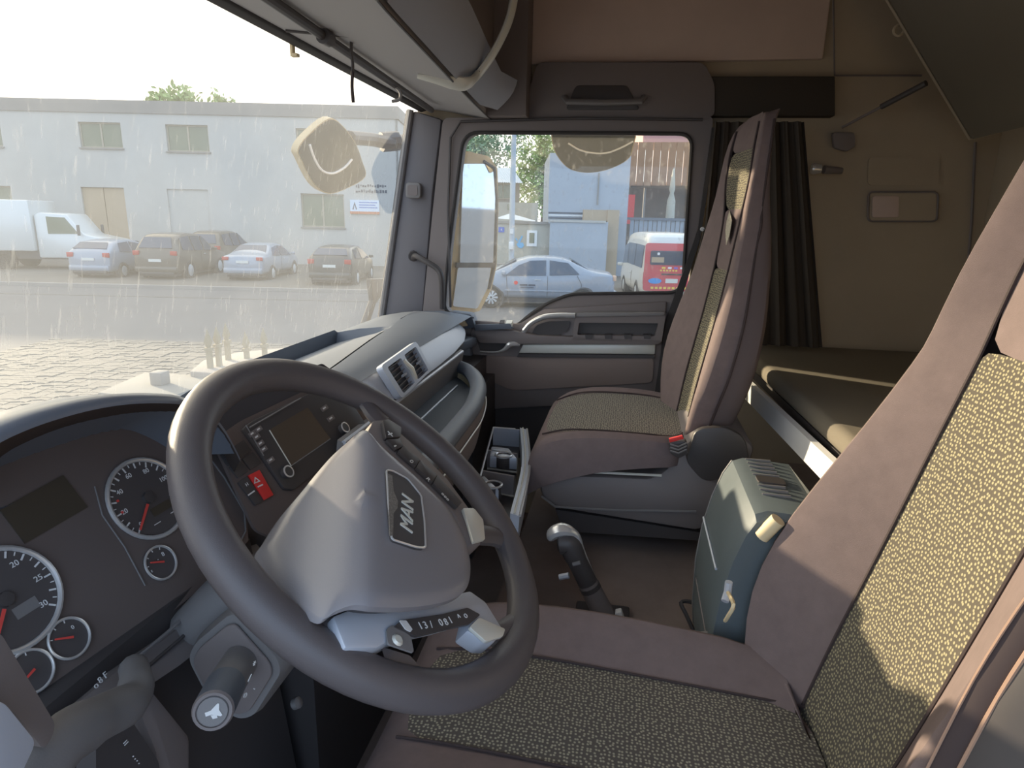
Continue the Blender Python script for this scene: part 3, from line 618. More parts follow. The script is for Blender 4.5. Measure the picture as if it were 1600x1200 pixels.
# ------------------------------------------------------------------ curtain, bunks, side wall fittings
rows = []
for z in (.86, 1.0, 1.2, 1.4, 1.475):
    rows.append([V((-.205 - (.235 + .21 * (1.475 - z)) * k / 60, -.86 + .009 * sin(k * .8 + z) + .004 * sin(k * 2.1), z)) for k in range(61)])
cu = P('bunk_curtain', grid(rows), M_curtain, angle=80); tag(cu, 'dark pleated bunk curtain behind the passenger seat', 'curtain')
t = thing('lower_bunk', 'lower bunk with dark mattress and cream painted front rail', 'bunk', (-.7, -.2, .6))
P('mattress', prism(rpoly([(-.345, -.98, .80), (-.40, .05, .80), (-.66, .14, .80), (-.66, .98, .80), (-.99, .98, .80), (-.99, -.98, .80)], .03), (0, 0, .045)), M_mattress, t, bevel=.018, seg=3)
rl = [H(1195, 614, z=.80), H(1299, 709, z=.80), H(1360, 763, z=.80)]
rl[0] = rl[0] + (rl[0] - rl[1]) * .35
P('front_rail', loft([[p + V((0, 0, .0)), p + V((.012, 0, -.002)), p + V((.014, 0, -.048)), p + V((0, 0, -.05))] for p in rl]), M_rail, t)
P('bunk_board', prism([(-.36, -.98, .775), (-.41, .05, .775), (-.67, .14, .775), (-.67, .98, .775), (-.99, .98, .775), (-.99, -.98, .775)], (0, 0, .022)), M_black, t)
P('bunk_box', box((-.98, -.97, .45), (-.68, .97, .775)), M_black, t)
UB = [H(1385, 0, y=-.78), H(1516, 220, y=-.78)]
dirb = (UB[0] - UB[1]).normalized(); top = UB[1] + dirb * .52
t = thing('upper_bunk', 'upper bunk folded up against the rear of the cab', 'bunk', UB[1])
nb = V((0, 1, 0)).cross(dirb).normalized()
if nb.x > 0: nb = -nb
P('bunk_board', prism([UB[1], top, top + V((0, 1.75, 0)), UB[1] + V((0, 1.75, 0))], nb * .03), M_mattress, t, bevel=.006)
P('end_rail', prism([UB[1] + V((0, -.012, 0)), top + V((0, -.012, 0)), top + V((0, .016, 0)), UB[1] + V((0, .016, 0))], nb * .045 - V((0, 0, 0))), M_wall, t, bevel=.005)
P('bunk_mattress', prism([UB[1] + nb * .03 + dirb * .03, top + nb * .03, top + nb * .03 + V((0, 1.72, 0)), UB[1] + nb * .03 + dirb * .03 + V((0, 1.72, 0))], nb * .06), M_mattress, t, bevel=.02)
c = H(1405, 47, y=-.80); P('strap_anchor', torus(.012, .004, 16, 6, T(*c) @ Matrix.Rotation(pi / 2, 4, 'X')), M_wall, t)
t = thing('bunk_strut', 'slim gas strut between the side wall and the upper bunk', 'strut', H(1318, 200, y=-.98))
a, b = H(1316, 199, y=-.985), H(1447, 130, y=-.80)
P('strut_rod', tube([a, (a + b) / 2], .004, 8), M_dark, t); P('strut_cylinder', tube([(a + b) / 2, b], .008, 8), M_black, t)
P('strut_mount', prism(rpoly([H(*p, y=-.99) for p in ((1298, 208), (1332, 208), (1334, 230), (1320, 238), (1300, 232))], .008), (0, .02, 0)), M_dark, t, bevel=.004)
t = thing('reading_lamp', 'small chrome reading lamp on the bunk side wall', 'lamp', H(1295, 265, y=-.99))
P('lamp_head', lathe([(0, 0), (.012, .002), (.016, .02), (.014, .028), (0, .03)], 14, frame(H(1284, 264, y=-.955), (0, 1, 0), (0, 0, 1))), M_chrome, t)
P('lamp_body', tube([H(1287, 265, y=-.96), H(1315, 267, y=-.975)], [.012, .009], 10), M_dark, t)
t = thing('wall_hatch', 'oblong handle plate set in the bunk side wall', 'hatch', H(1410, 350, y=-1.0))
P('hatch_plate', prism(rpoly([H(*p, y=-1.018) for p in ((1357, 300), (1466, 300), (1464, 346), (1356, 346))], .015), (0, .012, 0)), M_wall, t, bevel=.004)
P('hatch_rim', tube(rpoly([H(*p, y=-1.005) for p in ((1357, 300), (1466, 300), (1464, 346), (1356, 346))], .015), .003, 6, closed=True, up=(0, 1, 0)), M_dark, t)
P('latch', prism(rpoly([H(*p, y=-1.008) for p in ((1362, 306), (1404, 306), (1403, 340), (1361, 340))], .008), (0, .008, 0)), M_head, t, bevel=.003)
tag(P('wall_locker_panel', plate([rpoly([H(*p, y=-1.018) for p in ((1356, 246), (1468, 246), (1466, 290), (1355, 290))], .015)], (0, .005, 0)), M_wall), 'plain raised panel over the handle plate on the bunk wall', 'panel')
tag(P('trim_9', tube([H(1302, 0, y=-1.0), H(1304, 118, y=-1.0), H(1440, 118, y=-1.0)], .003, 5), M_dark), 'lining joint on the bunk side wall', 'joint', kind='structure')
tag(P('trim_10', tube([H(1524, 222, y=-1.01), H(1518, 350, y=-1.01), H(1512, 420, y=-1.01)], .004, 5), M_dark), 'lining joint in the rear corner of the cab', 'joint', kind='structure')
# ------------------------------------------------------------------ cool box between the seats
t = thing('console_box', 'grey plastic cool box with ribbed lid standing between the seats', 'cool box', (-.24, .08, .45))
prof = [(-.30, .792), (-.222, .797), (-.205, .790), (-.192, .765), (-.178, .72), (-.166, .66), (-.160, .59), (-.162, .50), (-.168, .448), (-.34, .448), (-.36, .60), (-.345, .74)]
y0, y1 = -.045, .196
def ring(y, s=1, xs=0): return [V((-.24 + (x + .24) * s, y, .62 + (z - .62) * s)) for x, z in prof]
P('box_body', loft([ring(y0, .95), ring(y0 + .010, 1), ring(y1 - .01, 1), ring(y1, .95)]), M_box, t, angle=30)
for y in (.0, .018, .036, .054, .072, .118, .136, .154):
    a = y - .03
    P('lid_rib', box((-.268, a - .0012, .793), (-.226, a + .0012, .7985)), M_plast, t)
P('lid_pad', prism(rpoly([V((-.272, .050, .794)), V((-.228, .050, .796)), V((-.228, .078, .796)), V((-.272, .078, .794))], .006), (0, 0, .0035)), M_black, t)
P('lid_line', tube([V((-.1665, y0 + .004, .672)), V((-.1665, y1 - .05, .672))], .0022, 6), M_strip, t)
P('lid_line', tube([V((-.1605, y0 + .03, .56)), V((-.1605, y1 - .02, .56))], .0015, 6), M_dark, t)
P('side_line', tube([V((x, y0 + .008, z)) for x, z in prof[2:9]], .002, 6), M_plast, t)
c = H(1137, 925, x=-.155); P('lid_catch', tube([c + V((0, 0, .015)), c, c + V((.004, .01, -.008))], .005, 8), M_strip, t)
P('arm_latch', tube([H(1190, 838, y=.198), H(1204, 824, y=.202), H(1216, 812, y=.205)], .011, 12), M_tan, t, label='beige latch knob')
P('cable', tube(smooth_path([c, H(1146, 945, x=-.15), H(1138, 962, x=-.148), H(1133, 970, x=-.15)], 4), .0025, 6), M_tan, t)
t = thing('floor_strap', 'small black strap loop on the floor beside the cool box', 'strap', H(1075, 960, z=.45))
P('strap_loop', tube(smooth_path([H(1083, 985, z=.452), H(1072, 960, z=.475), H(1064, 942, z=.49), H(1078, 940, z=.49), H(1096, 950, z=.48)], 4), .004, 6), M_black, t)
# ------------------------------------------------------------------ gear lever
b0, k0 = H(944, 962, y=.0), H(893, 858, y=.0)
t = thing('gear_lever', 'gear lever with silver topped grip on the cab floor', 'gear lever', b0)
ax = (k0 - b0).normalized(); pth = [b0 + (b0 - k0) * .25, b0, b0 + (k0 - b0) * .5, k0]
P('lever_boot', tube(pth[:3], [.026, .022, .019], 14), M_dark, t)
P('grip', tube(smooth_path([pth[2], k0 - ax * .01, k0 + ax * .012, H(872, 848, y=.0)], 4), [.019] * 4 + [.021] * 4 + [.022] * 4 + [.014], 14), M_black, t)
P('grip_top', tube(smooth_path([H(859, 843, y=.0), H(866, 832, y=.0), H(882, 828, y=.0), H(900, 836, y=-.005), H(909, 858, y=-.005), H(922, 890, y=-.005), H(934, 916, y=-.005)], 4), [.006, .010, .013, .015, .016, .016, .016, .016, .015, .014, .012, .010, .009, .008, .0075, .007, .0065, .006, .006, .006, .006, .006, .006, .006, .0055][:25], 10, squash=.8), M_chrome, t, label='silver cap and spine')
P('collar', tube([b0 + (k0 - b0) * .40, b0 + (k0 - b0) * .46], .0205, 14), M_black, t)
P('range_switch', tube([H(874, 902, y=.01), H(889, 899, y=.01)], .006, 8), M_strip, t)
P('side_button', tube([H(895, 882, y=.02), H(907, 879, y=.02)], .004, 8), M_plast, t)
P('base_button', prism(rpoly([H(*p, y=.0) for p in ((961, 951), (971, 949), (976, 964), (964, 966))], .003), (0, .016, 0)), M_white, t, bevel=.002)
P('base_plate', box((-.045, -.05, .45), (.06, .05, .462)), M_black, t, bevel=.004)

# ------------------------------------------------------------------ steering wheel
WC = V((.262, .465, .877)); wa = .873
wx = V((sin(wa), 0, cos(wa))); wy = V((0, 1, 0)); wz = wx.cross(wy)
WMX = frame(WC, wx, wy)
WI = WMX.inverted()
def WL(px, py, h=.0):
    p = WI @ HP(px, py, WC + wz * h, wz); return V((p.x, p.y, h))
sw = thing('steering_wheel', 'dark steering wheel with a big airbag hub, turned a quarter', 'steering wheel', WMX)
n = 72; pth = []; rr = []
for k in range(n):
    a = 2 * pi * k / n; pth.append(V((.2165 * cos(a), .2165 * sin(a), 0))); rr.append(.0196 + .0016 * max(0, cos(2 * a + .6)))
P('rim', tube(pth, rr, 14, closed=True, up=(0, 0, 1), squash=.92), M_leather, sw, local=True)
def hubpoly(px, h): return [WL(x, y, h) for x, y in px]
hub_px = [(572, 668), (596, 690), (622, 714), (652, 740), (686, 773), (704, 792), (716, 810), (730, 840), (739, 875), (736, 908), (722, 926), (690, 938), (640, 944), (590, 943), (556, 941), (530, 950), (502, 962), (455, 922), (409, 866), (420, 838), (445, 800), (475, 764), (515, 716), (545, 688)]
r0, r1 = WL(570, 672, .05), WL(556, 938, .05); rd = (r1 - r0).normalized(); rn = V((rd.y, -rd.x, 0))
cen = (r0 + r1) / 2
lit = WL(450, 850, .03); sgn = 1 if (lit - cen).dot(rn) > 0 else -1
def hubz(q):
    dd = (q - cen).dot(rn) * sgn
    ds_ = .5 * (dd + sqrt(dd * dd + .00012)); return max(-.075, .064 - 1.5 * ds_ - .06 * (ds_ - dd))
hp = []
for x, y in hub_px:
    h = .07
    while h > -.08 and hubz(WL(x, y, h)) < h: h -= .001
    hp.append(WL(x, y, h))
hp = smooth_path(hp, 7, closed=True)
rings = []
for s in (1.0, 1.0, .99, .97, .94, .90, .85, .80, .74, .68, .62, .56, .50, .44, .38, .32, .26, .20, .14, .08):
    ring = []
    for p in hp:
        q = cen + (p - cen) * s; z = hubz(q)
        edge = min(1, (1 - s) / .12); z -= .005 * (1 - edge) ** 2
        ring.append(V((q.x, q.y, z)))
    rings.append(ring)
rings[0] = [V((p.x, p.y, p.z - .007)) for p in rings[0]]
g = loft(rings, caps=False); m_ = len(hp)
g.v.append(V((cen.x, cen.y, .0595))); ci = len(g.v) - 1; lo = (len(rings) - 1) * m_
g.f += [(lo + j, lo + (j + 1) % m_, ci) for j in range(m_)]
P('airbag_cover', g, M_hub, sw, local=True, angle=50)
P('hub_base', loft([[V((p.x * .96, p.y * .96, p.z - .012)) for p in hp], [V((p.x * .80, p.y * .80, min(-.02, p.z - .02))) for p in hp]]), M_black, sw, local=True)
P('hub_core', lathe([(.055, -.09), (.06, -.02), (.05, .0)], 24), M_black, sw, local=True)
# badge
bp = [WL(x, y, .062) for x, y in ((602, 736), (612, 738), (635, 750), (656, 776), (661, 815), (663, 858), (648, 857), (610, 845), (605, 790))]
bz = [V((p.x, p.y, .0595)) for p in bp]
P('badge_plate', prism(rpoly(bz, .004), (0, 0, .0045)), M_black, sw, local=True, label='black wheel badge')
P('badge_rim', tube(rpoly([V((p.x, p.y, .0642)) for p in bp], .004), .0011, 6, closed=True, up=(0, 0, 1)), M_chrome, sw, local=True)
wing = [WL(x, y, .0642) for x, y in ((605, 741), (612, 744), (614, 768), (621, 785), (620, 795), (614, 803), (613, 838), (608, 838))]
P('badge_wing', prism(wing, (0, 0, .0012)), mat('brushed_metal', (150, 146, 142), .5, .6, var=(400, .3)), sw, local=True)
lx = (WL(640, 770, .064) - WL(637, 840, .064)).normalized(); ly = V((0, 0, 1)).cross(lx)
P('badge_letters', text('MAN', .0215, frame(WL(637, 803, .0645), lx, ly), .0007, shear=.2, sx=1.1), M_silver, sw, local=True)
# lower spoke (left one of the turned wheel)
sp = [WL(x, y, .022) for x, y in ((520, 962), (560, 946), (640, 944), (735, 922), (760, 940), (788, 985), (772, 1004), (757, 1003), (730, 985), (735, 962), (690, 975), (640, 985), (612, 1000), (590, 1012), (540, 1012))]
P('spoke', prism(sp, (0, 0, -.022)), M_strip, sw, local=True, bevel=.003)
def sp_poly(pts, h, d, m, nm, r=.003, **k): return P(nm, prism(rpoly([WL(x, y, h) for x, y in pts], r), (0, 0, d)), m, sw, local=True, **k)
sp_poly([(612, 982), (625, 972), (690, 962), (728, 952), (748, 963), (730, 978), (700, 984), (648, 997), (640, 994)], .0225, .003, M_black, 'button_panel')
sp_poly([(602, 985), (612, 978), (640, 996), (645, 1022), (604, 1008)], .0225, .002, M_plast, 'menu_button')
P('button_mark', lathe([(0, 0), (.006, 0), (.004, .002), (0, .002)], 10, T(*WL(621, 1000, .0245))), M_silver, sw, local=True)
sp_poly([(623, 970), (634, 970), (644, 984), (641, 988), (633, 984)], .0257, .0008, M_white, 'button_wear', .001, label='white worn patch')
for x, y, c in ((657, 978, 'I'), (665, 977, '3'), (674, 976, '/'), (689, 973, '0'), (697, 972, '8'), (704, 969, 'I'), (718, 965, '^'), (727, 961, 'o')):
    P('button_print', text(c, .0105, frame(WL(x, y, .0257), (WL(700, 968, 0) - WL(660, 978, 0)), V((0, 0, 1)).cross(WL(700, 968, 0) - WL(660, 978, 0))), .0003), M_white, sw, local=True)
sp_poly([(730, 983), (745, 968), (786, 986), (782, 998), (756, 1006)], .0225, .004, M_silver, 'spoke_tab', bevel=.002)
P('spoke_web', loft([[WL(595, 1010, .01), WL(640, 1024, .01), WL(640, 1024, -.012), WL(595, 1010, -.012)], [WL(610, 1055, .004), WL(665, 1050, .004), WL(665, 1050, -.01), WL(610, 1055, -.01)]]), M_leather, sw, local=True)
P('spoke_web', tube([WL(530, 985, .005), WL(500, 1010, .0)], [.026, .02], 10, squash=.5, up=(0, 0, 1)), M_leather, sw, local=True)
P('spoke_web', tube(smooth_path([WL(765, 992, .0), WL(795, 985, .0), WL(818, 970, -.002)], 4), [.014] * 4 + [.016] * 4 + [.018], 10, squash=.7, up=(0, 0, 1)), M_leather, sw, local=True)
# upper spoke with the long button row
us = [WL(x, y, .022) for x, y in ((575, 672), (584, 656), (602, 655), (640, 688), (700, 748), (738, 800), (755, 830), (752, 850), (735, 850), (712, 804), (680, 775), (640, 738), (600, 700))]
P('spoke', prism(us, (0, 0, -.026)), M_dark, sw, local=True, bevel=.003)
sp_poly([(594, 662), (602, 659), (623, 672), (622, 687), (599, 689)], .024, .006, M_black, 'volume_button', .002, bevel=.001)
sp_poly([(600, 691), (622, 689), (627, 701), (616, 706)], .024, .005, M_black, 'volume_button', .002, bevel=.001)
sp_poly([(627, 700), (652, 721), (646, 733), (619, 709)], .024, .005, M_black, 'row_button', .001, bevel=.001)
sp_poly([(653, 722), (679, 745), (672, 758), (647, 734)], .024, .005, M_black, 'row_button', .001, bevel=.001)
sp_poly([(680, 746), (718, 789), (711, 797), (673, 759)], .024, .005, M_black, 'row_button', .001, bevel=.001)
ux = WL(700, 770, 0) - WL(640, 705, 0)
for x, y, c, s_ in ((609, 677, '+', .020), (619, 698, '-', .020), (643, 721, '0', .010), (669, 749, 'R', .010), (696, 776, 'ooo', .008)):
    a_ = V((ux.y, -ux.x, 0)) if c in '+-' else ux
    P('button_print', text(c, s_, frame(WL(x, y, .0303 if c in '+-' else .0293), a_, V((0, 0, 1)).cross(a_)), .0003), M_white, sw, local=True)
sp_poly([(720, 797), (738, 797), (752, 815), (755, 846), (737, 851), (728, 820)], .0225, .004, M_silver, 'spoke_tab', bevel=.002)
P('spoke_web', tube(smooth_path([WL(600, 662, .002), WL(585, 648, .0), WL(570, 625, -.002)], 4), [.016] * 4 + [.016] * 4 + [.016], 10, squash=.6, up=(0, 0, 1)), M_leather, sw, local=True)
P('spoke_web', tube(smooth_path([WL(742, 835, .0), WL(770, 838, .0), WL(800, 850, -.002)], 4), [.016] * 4 + [.017] * 4 + [.018], 10, squash=.6, up=(0, 0, 1)), M_leather, sw, local=True)

# ------------------------------------------------------------------ steering column and stalk
t = thing('steering_column', 'grey steering column shroud under the wheel', 'column', WC - wz * .16)
def CP(px, py): return H(px, py, y=.560)
sh = rpoly([CP(288, 1028), CP(300, 1002), CP(356, 955), CP(372, 953), CP(440, 1030), CP(444, 1052), CP(398, 1125), CP(370, 1130), CP(320, 1090)], .012)
P('shroud', loft([[p + V((0, -.21, 0)) for p in sh], [p + V((0, -.012, 0)) for p in sh], [CP(367, 1045) + (p - CP(367, 1045)) * .93 for p in sh]]), M_plast, t)
sh2 = [CP(367, 1045) + (p - CP(367, 1045)) * .80 + V((0, .001, 0)) for p in sh]
P('shroud_face', prism(sh2, (0, .004, 0)), M_dark, t, bevel=.002)
a = H(345, 965, y=.52)
P('boot', tube([H(300, 985, y=.49), H(352, 950, y=.49), H(400, 920, y=.47)], [.03, .04, .045], 14), M_plast, t)
t = thing('wiper_stalk', 'thick grey stalk with a horn button on its end', 'stalk', CP(372, 1040))
s0, s1, s2 = H(378, 1030, y=.562), H(352, 1072, y=.615), H(333, 1110, y=.662)
P('stalk_sleeve', tube([s0, s1], [.0185, .0185], 20), M_plast, t)
P('stalk_ring', tube([s1, s2], [.0190, .0185], 20), M_pad, t)
nd = (s2 - s1).normalized()
hx = V((-1, 0, 0)); hx = (hx - nd * hx.dot(nd)).normalized(); hf = frame(s2, hx, nd.cross(hx))
P('stalk_end', lathe([(.0185, 0), (.0170, .003), (.0145, .003), (.0145, .001), (0, .001)], 24, hf), M_dark, t)
P('horn_button', lathe([(.0138, .001), (.0130, .003), (0, .0034)], 24, hf), M_plast, t)
hm = hf @ T(0, 0, .0036) @ RZ(.35)
P('horn_mark', gsum([prism([(-.006, -.0018, 0), (-.001, -.0018, 0), (.006, -.006, 0), (.0075, -.0055, 0), (.006, 0, 0), (.0075, .0055, 0), (.006, .006, 0), (-.001, .0018, 0), (-.006, .0018, 0)], (0, 0, .0004)),
                     prism([(-.002, -.002, 0), (.003, -.0035, 0), (.003, -.0065, 0), (-.001, -.006, 0)], (0, 0, .0004))]).tf(hm), M_white, t)
for k, (dx, dy) in enumerate(((396, 1040), (390, 1060), (398, 1075), (384, 1085))):
    p = HP(dx, dy, s1 + nd * .005 + V((-.019, 0, 0)), V((-1, .25, .2)).normalized())
    P('stalk_mark', text('*I-o'[k], .011, frame(p, (0, -.6, -.8), V((-1, .25, .2)).cross(V((0, -.6, -.8)))), .0004), M_white, t)

# ------------------------------------------------------------------ instrument cluster
PN = V((-.87, .10, .48)).normalized(); PO = H(228, 778, x=.58)
def IP(px, py, h=0): return HP(px, py, PO + PN * h, PN)
t = thing('instrument_cluster', 'hooded instrument cluster with round gauges behind the wheel', 'instruments', PO)
lip_px = [(-70, 745), (-35, 705), (0, 680), (50, 658), (100, 642), (150, 630), (200, 623), (250, 622), (290, 626), (325, 642), (352, 672), (375, 715)]
lip = smooth_path([H(x, y, x=.50 + .0 * k) for k, (x, y) in enumerate(lip_px)], 3)
pan_px = [(-60, 800), (-30, 752), (5, 715), (55, 690), (105, 672), (155, 660), (205, 652), (250, 652), (290, 660), (318, 678), (342, 706), (362, 745)]
pan = smooth_path([IP(x, y) for x, y in pan_px], 3)
P('hood', loft([[a + V((0, 0, -.006)) for a in lip], lip, [a + V((.008, 0, .005)) for a in lip], [a + V((.05, 0, .0)) for a in lip], [V((a.x + .18, a.y, min(a.z - .06, .90))) for a in lip]], closed=False), M_hood, t, angle=60)
P('hood_inside', grid([[a + V((.0, 0, -.004)) for a in lip], [b + PN * .0 for b in pan]]), M_hoodin, t, angle=60)
full = [p + PN * .0004 for p in pan] + [IP(x, y) for x, y in ((385, 800), (388, 845), (330, 905), (235, 985), (150, 1045), (60, 1130), (-60, 1220))]
P('cluster_panel', prism(full, -PN * .01), M_panel, t)
P('panel_line', tube([IP(x, y, .001) for x, y in ((148, 760), (160, 805), (195, 855), (227, 915))], .0010, 5), M_plast, t)
P('panel_line', tube([IP(x, y, .001) for x, y in ((322, 708), (350, 745), (382, 800), (384, 830), (365, 868))], .0012, 5), M_plast, t)
P('display', prism([IP(x, y, .0) for x, y in ((-2, 797), (97, 743), (136, 793), (38, 850))], PN * .002), M_lcd, t)
gxd = V((0, -1, 0)); gxd = (gxd - PN * gxd.dot(PN)).normalized(); gyd = PN.cross(gxd)
def gauge(name, px, py, R, ticks, nums, needle, label, minor=True, hub=True):
    o = IP(px, py, .001); F_ = frame(o, gxd, gyd)
    g_ = P(name, disc(R, .002, 36, F_), M_face, t, label=label)
    P('bezel', torus(R, R * .045 + .0006, 40, 8, F_ @ T(0, 0, .003)), M_chrome, g_)
    tk = []
    for a, l, wd in ticks:
        c, s_ = cos(a), sin(a); r2 = R * .93; r1_ = r2 - l
        tk.append(prism([V((r1_ * c - wd * s_, r1_ * s_ + wd * c, 0)), V((r2 * c - wd * s_, r2 * s_ + wd * c, 0)), V((r2 * c + wd * s_, r2 * s_ - wd * c, 0)), V((r1_ * c + wd * s_, r1_ * s_ - wd * c, 0))], (0, 0, .0006)))
    if tk: P('tick_marks', gsum(tk).tf(F_ @ T(0, 0, .0021)), M_white, g_)
    for a, s_, sz, c in nums:
        P('numeral', text(s_, sz, F_ @ T(R * c * cos(a), R * c * sin(a), .0023), .0003), M_white, g_)
    a, l, b_, wd = needle; c, s_ = cos(a), sin(a)
    P('needle', prism([V((b_ * c - wd * s_, b_ * s_ + wd * c, 0)), V((l * c - wd * .7 * s_, l * s_ + wd * .7 * c, 0)), V((l * c + wd * .7 * s_, l * s_ - wd * .7 * c, 0)), V((b_ * c + wd * s_, b_ * s_ - wd * c, 0))], (0, 0, .001)).tf(F_ @ T(0, 0, .006)), M_needle, g_, label='red needle')
    if hub: P('needle_hub', lathe([(R * .15, 0), (R * .14, .005), (0, .0055)], 18, F_ @ T(0, 0, .0015)), M_black, g_)
    return g_, F_
R1 = .051
A0, A1 = radians(222), radians(-42)
tk = []; 
for k in range(27):
    a = A0 + (A1 - A0) * k / 26; tk.append((a, .0068 if k % 2 == 0 else .0038, .0009 if k % 2 == 0 else .0005))
nm = [(A0 + (A1 - A0) * k / 6.5, str(20 * k), .0085, .70) for k in range(7)]
gs, F_ = gauge('speedometer', 229, 779, R1, tk, nm, (radians(220), .045, .010, .0017), 'speedometer with red needle at zero')
P('odometer', prism([V((-.006, -.014, 0)), V((.024, -.014, 0)), V((.024, -.025, 0)), V((-.006, -.025, 0))], (0, 0, .0005)).tf(F_ @ T(0, 0, .0021)), M_lcd, gs)
for sx_, sy_ in ((-.012, -.034), (.016, -.032)): P('gauge_line', prism([V((sx_, sy_, 0)), V((sx_ + .010, sy_, 0)), V((sx_ + .010, sy_ + .001, 0)), V((sx_, sy_ + .001, 0))], (0, 0, .0004)).tf(F_ @ T(0, 0, .0021)), M_white, gs)
for a in (radians(158), radians(180)): P('limit_mark', prism([V((-.0015, -.0015, 0)), V((.0015, -.0015, 0)), V((.0015, .0015, 0)), V((-.0015, .0015, 0))], (0, 0, .0005)).tf(F_ @ T(R1 * .76 * cos(a), R1 * .76 * sin(a), .0022)), M_needle, gs)
gr, F_ = gauge('rev_counter', 5, 938, .0515, tk, [(A0 + (A1 - A0) * k / 6, str(5 * k), .0085, .70) for k in range(7)], (radians(228), .044, .010, .0017), 'large rev counter at the left edge of the cluster')
P('odometer', prism([V((.0, -.012, 0)), V((.024, -.012, 0)), V((.024, -.024, 0)), V((.0, -.024, 0))], (0, 0, .0005)).tf(F_ @ T(0, 0, .0021)), M_plast, gr)
def arc(R, a0, a1, k): return [(radians(a0 + (a1 - a0) * i / (k - 1)), .003, .0005) for i in range(k)]
gauge('fuel_gauge', 249, 880, .0205, arc(.0205, 165, 60, 4), [(radians(38), '8', .0075, .55), (radians(95), '.', .009, .35), (radians(190), 'E', .004, .75)], (radians(152), .016, -.002, .0012), 'small gauge below the speedometer', hub=False)
gauge('air_gauge', 106, 998, .0205, arc(.0205, 150, 75, 3), [(radians(40), '0', .006, .55)], (radians(150), .016, -.002, .0012), 'small gauge right of the rev counter', hub=False)
gauge('air_gauge', 46, 1050, .0205, arc(.0205, 150, 75, 3), [], (radians(195), .016, -.002, .0012), 'small gauge lowest in the cluster', hub=False)

# ------------------------------------------------------------------ radio and switch panel
QN = V((-.80, .22, .50)).normalized(); QO = H(445, 740, x=.50)
def QP(px, py, h=0): return HP(px, py, QO + QN * h, QN)
def qpoly(pts, h, d, m, nm, par, r=.002, **k): return P(nm, prism(rpoly([QP(x, y, h) for x, y in pts], r), QN * d), m, par, **k)
t = thing('switch_panel', 'black centre switch panel of the dashboard beside the wheel', 'panel', QO - QN * .02)
qpoly([(330, 690), (372, 660), (520, 590), (590, 640), (600, 690), (440, 850), (395, 830)], -.008, .006, M_panel, 'panel_base', t, .01)
qpoly([(318, 690), (330, 655), (362, 628), (440, 590), (500, 570), (538, 596), (545, 640), (520, 612), (372, 670)], -.012, .006, M_matt, 'upper_fascia', t, .004)
for i in range(2):
    for j in range(2):
        x0, y0_ = 342 + 20 * i + 15 * j, 712 - 13 * i + 19 * j
        qpoly([(x0, y0_), (x0 + 17, y0_ - 11), (x0 + 30, y0_ + 6), (x0 + 13, y0_ + 17)], -.002, .003, M_black, 'blank_switch', t, .001, bevel=.0006)
qpoly([(370, 755), (384, 745), (410, 783), (397, 791)], -.002, .004, M_black, 'axle_switch', t, .001, bevel=.0008)
P('switch_print', text('H', .007, frame(QP(386, 757, .0023), QP(400, 748) - QP(380, 762), QN.cross(QP(400, 748) - QP(380, 762))), .0003), M_white, t)
qpoly([(387, 773), (397, 766), (398, 768), (388, 775)], .002, .0006, M_white, 'switch_lamp', t, 0)
hz_ = qpoly([(386, 744), (402, 736), (424, 775), (410, 783)], -.002, .006, M_red, 'hazard_switch', t, .001, bevel=.001, label='red hazard switch')
tri = [QP(398, 745, .0045), QP(407, 752, .0045), QP(397, 756, .0045)]; c = (tri[0] + tri[1] + tri[2]) / 3
P('hazard_mark', plate([tri, [c + (p - c) * .55 for p in tri]], QN * .0005), M_white, hz_)
qpoly([(402, 760), (410, 756), (411, 758), (403, 762)], .0042, .0005, M_white, 'hazard_lamp', hz_, 0)
r = thing('radio', 'black radio with a small grey screen and two silver ringed knobs', 'radio', QP(470, 690, -.005))
qpoly([(375, 672), (390, 660), (515, 600), (530, 606), (572, 672), (560, 688), (455, 768), (440, 766)], -.002, .008, M_black, 'radio_body', r, .004, bevel=.002)
qpoly([(420, 672), (480, 637), (516, 686), (455, 728)], .006, .001, M_screen, 'screen', r, .001)
P('screen_frame', tube([QP(x, y, .0065) for x, y in ((421, 672), (455, 728))], .0010, 5), M_silver, r)
P('screen_frame', tube([QP(x, y, .0065) for x, y in ((516, 686), (455, 728))], .0010, 5), M_plast, r)
P('slot', tube([QP(x, y, .0065) for x, y in ((390, 668), (470, 622))], .0014, 5), M_plast, r)
P('slot', tube([QP(x, y, .0065) for x, y in ((384, 664), (412, 712))], .0010, 5), M_plast, r)
for x, y in ((445, 740), (534, 671)):
    F_ = frame(QP(x, y, .006), gxd, QN.cross(gxd))
    kb = P('knob', lathe([(.0088, 0), (.0088, .008), (.0075, .0095), (0, .0095)], 24, F_), M_black, r)
    P('knob_ring', torus(.0088, .0013, 28, 6, F_ @ T(0, 0, .009)), M_chrome, kb)
for k, (x, y) in enumerate(((392, 678), (402, 671), (399, 683), (405, 693), (410, 702), (421, 719), (505, 638), (515, 654))):
    qpoly([(x - 5, y), (x + 4, y - 6), (x + 8, y), (x - 1, y + 6)], .006, .0015, M_dark, 'radio_button', r, .0005)
    qpoly([(x - 1, y), (x + 3, y - 3), (x + 4.5, y - 1), (x + .5, y + 2)], .0075, .0004, M_white, 'button_print', r, 0)
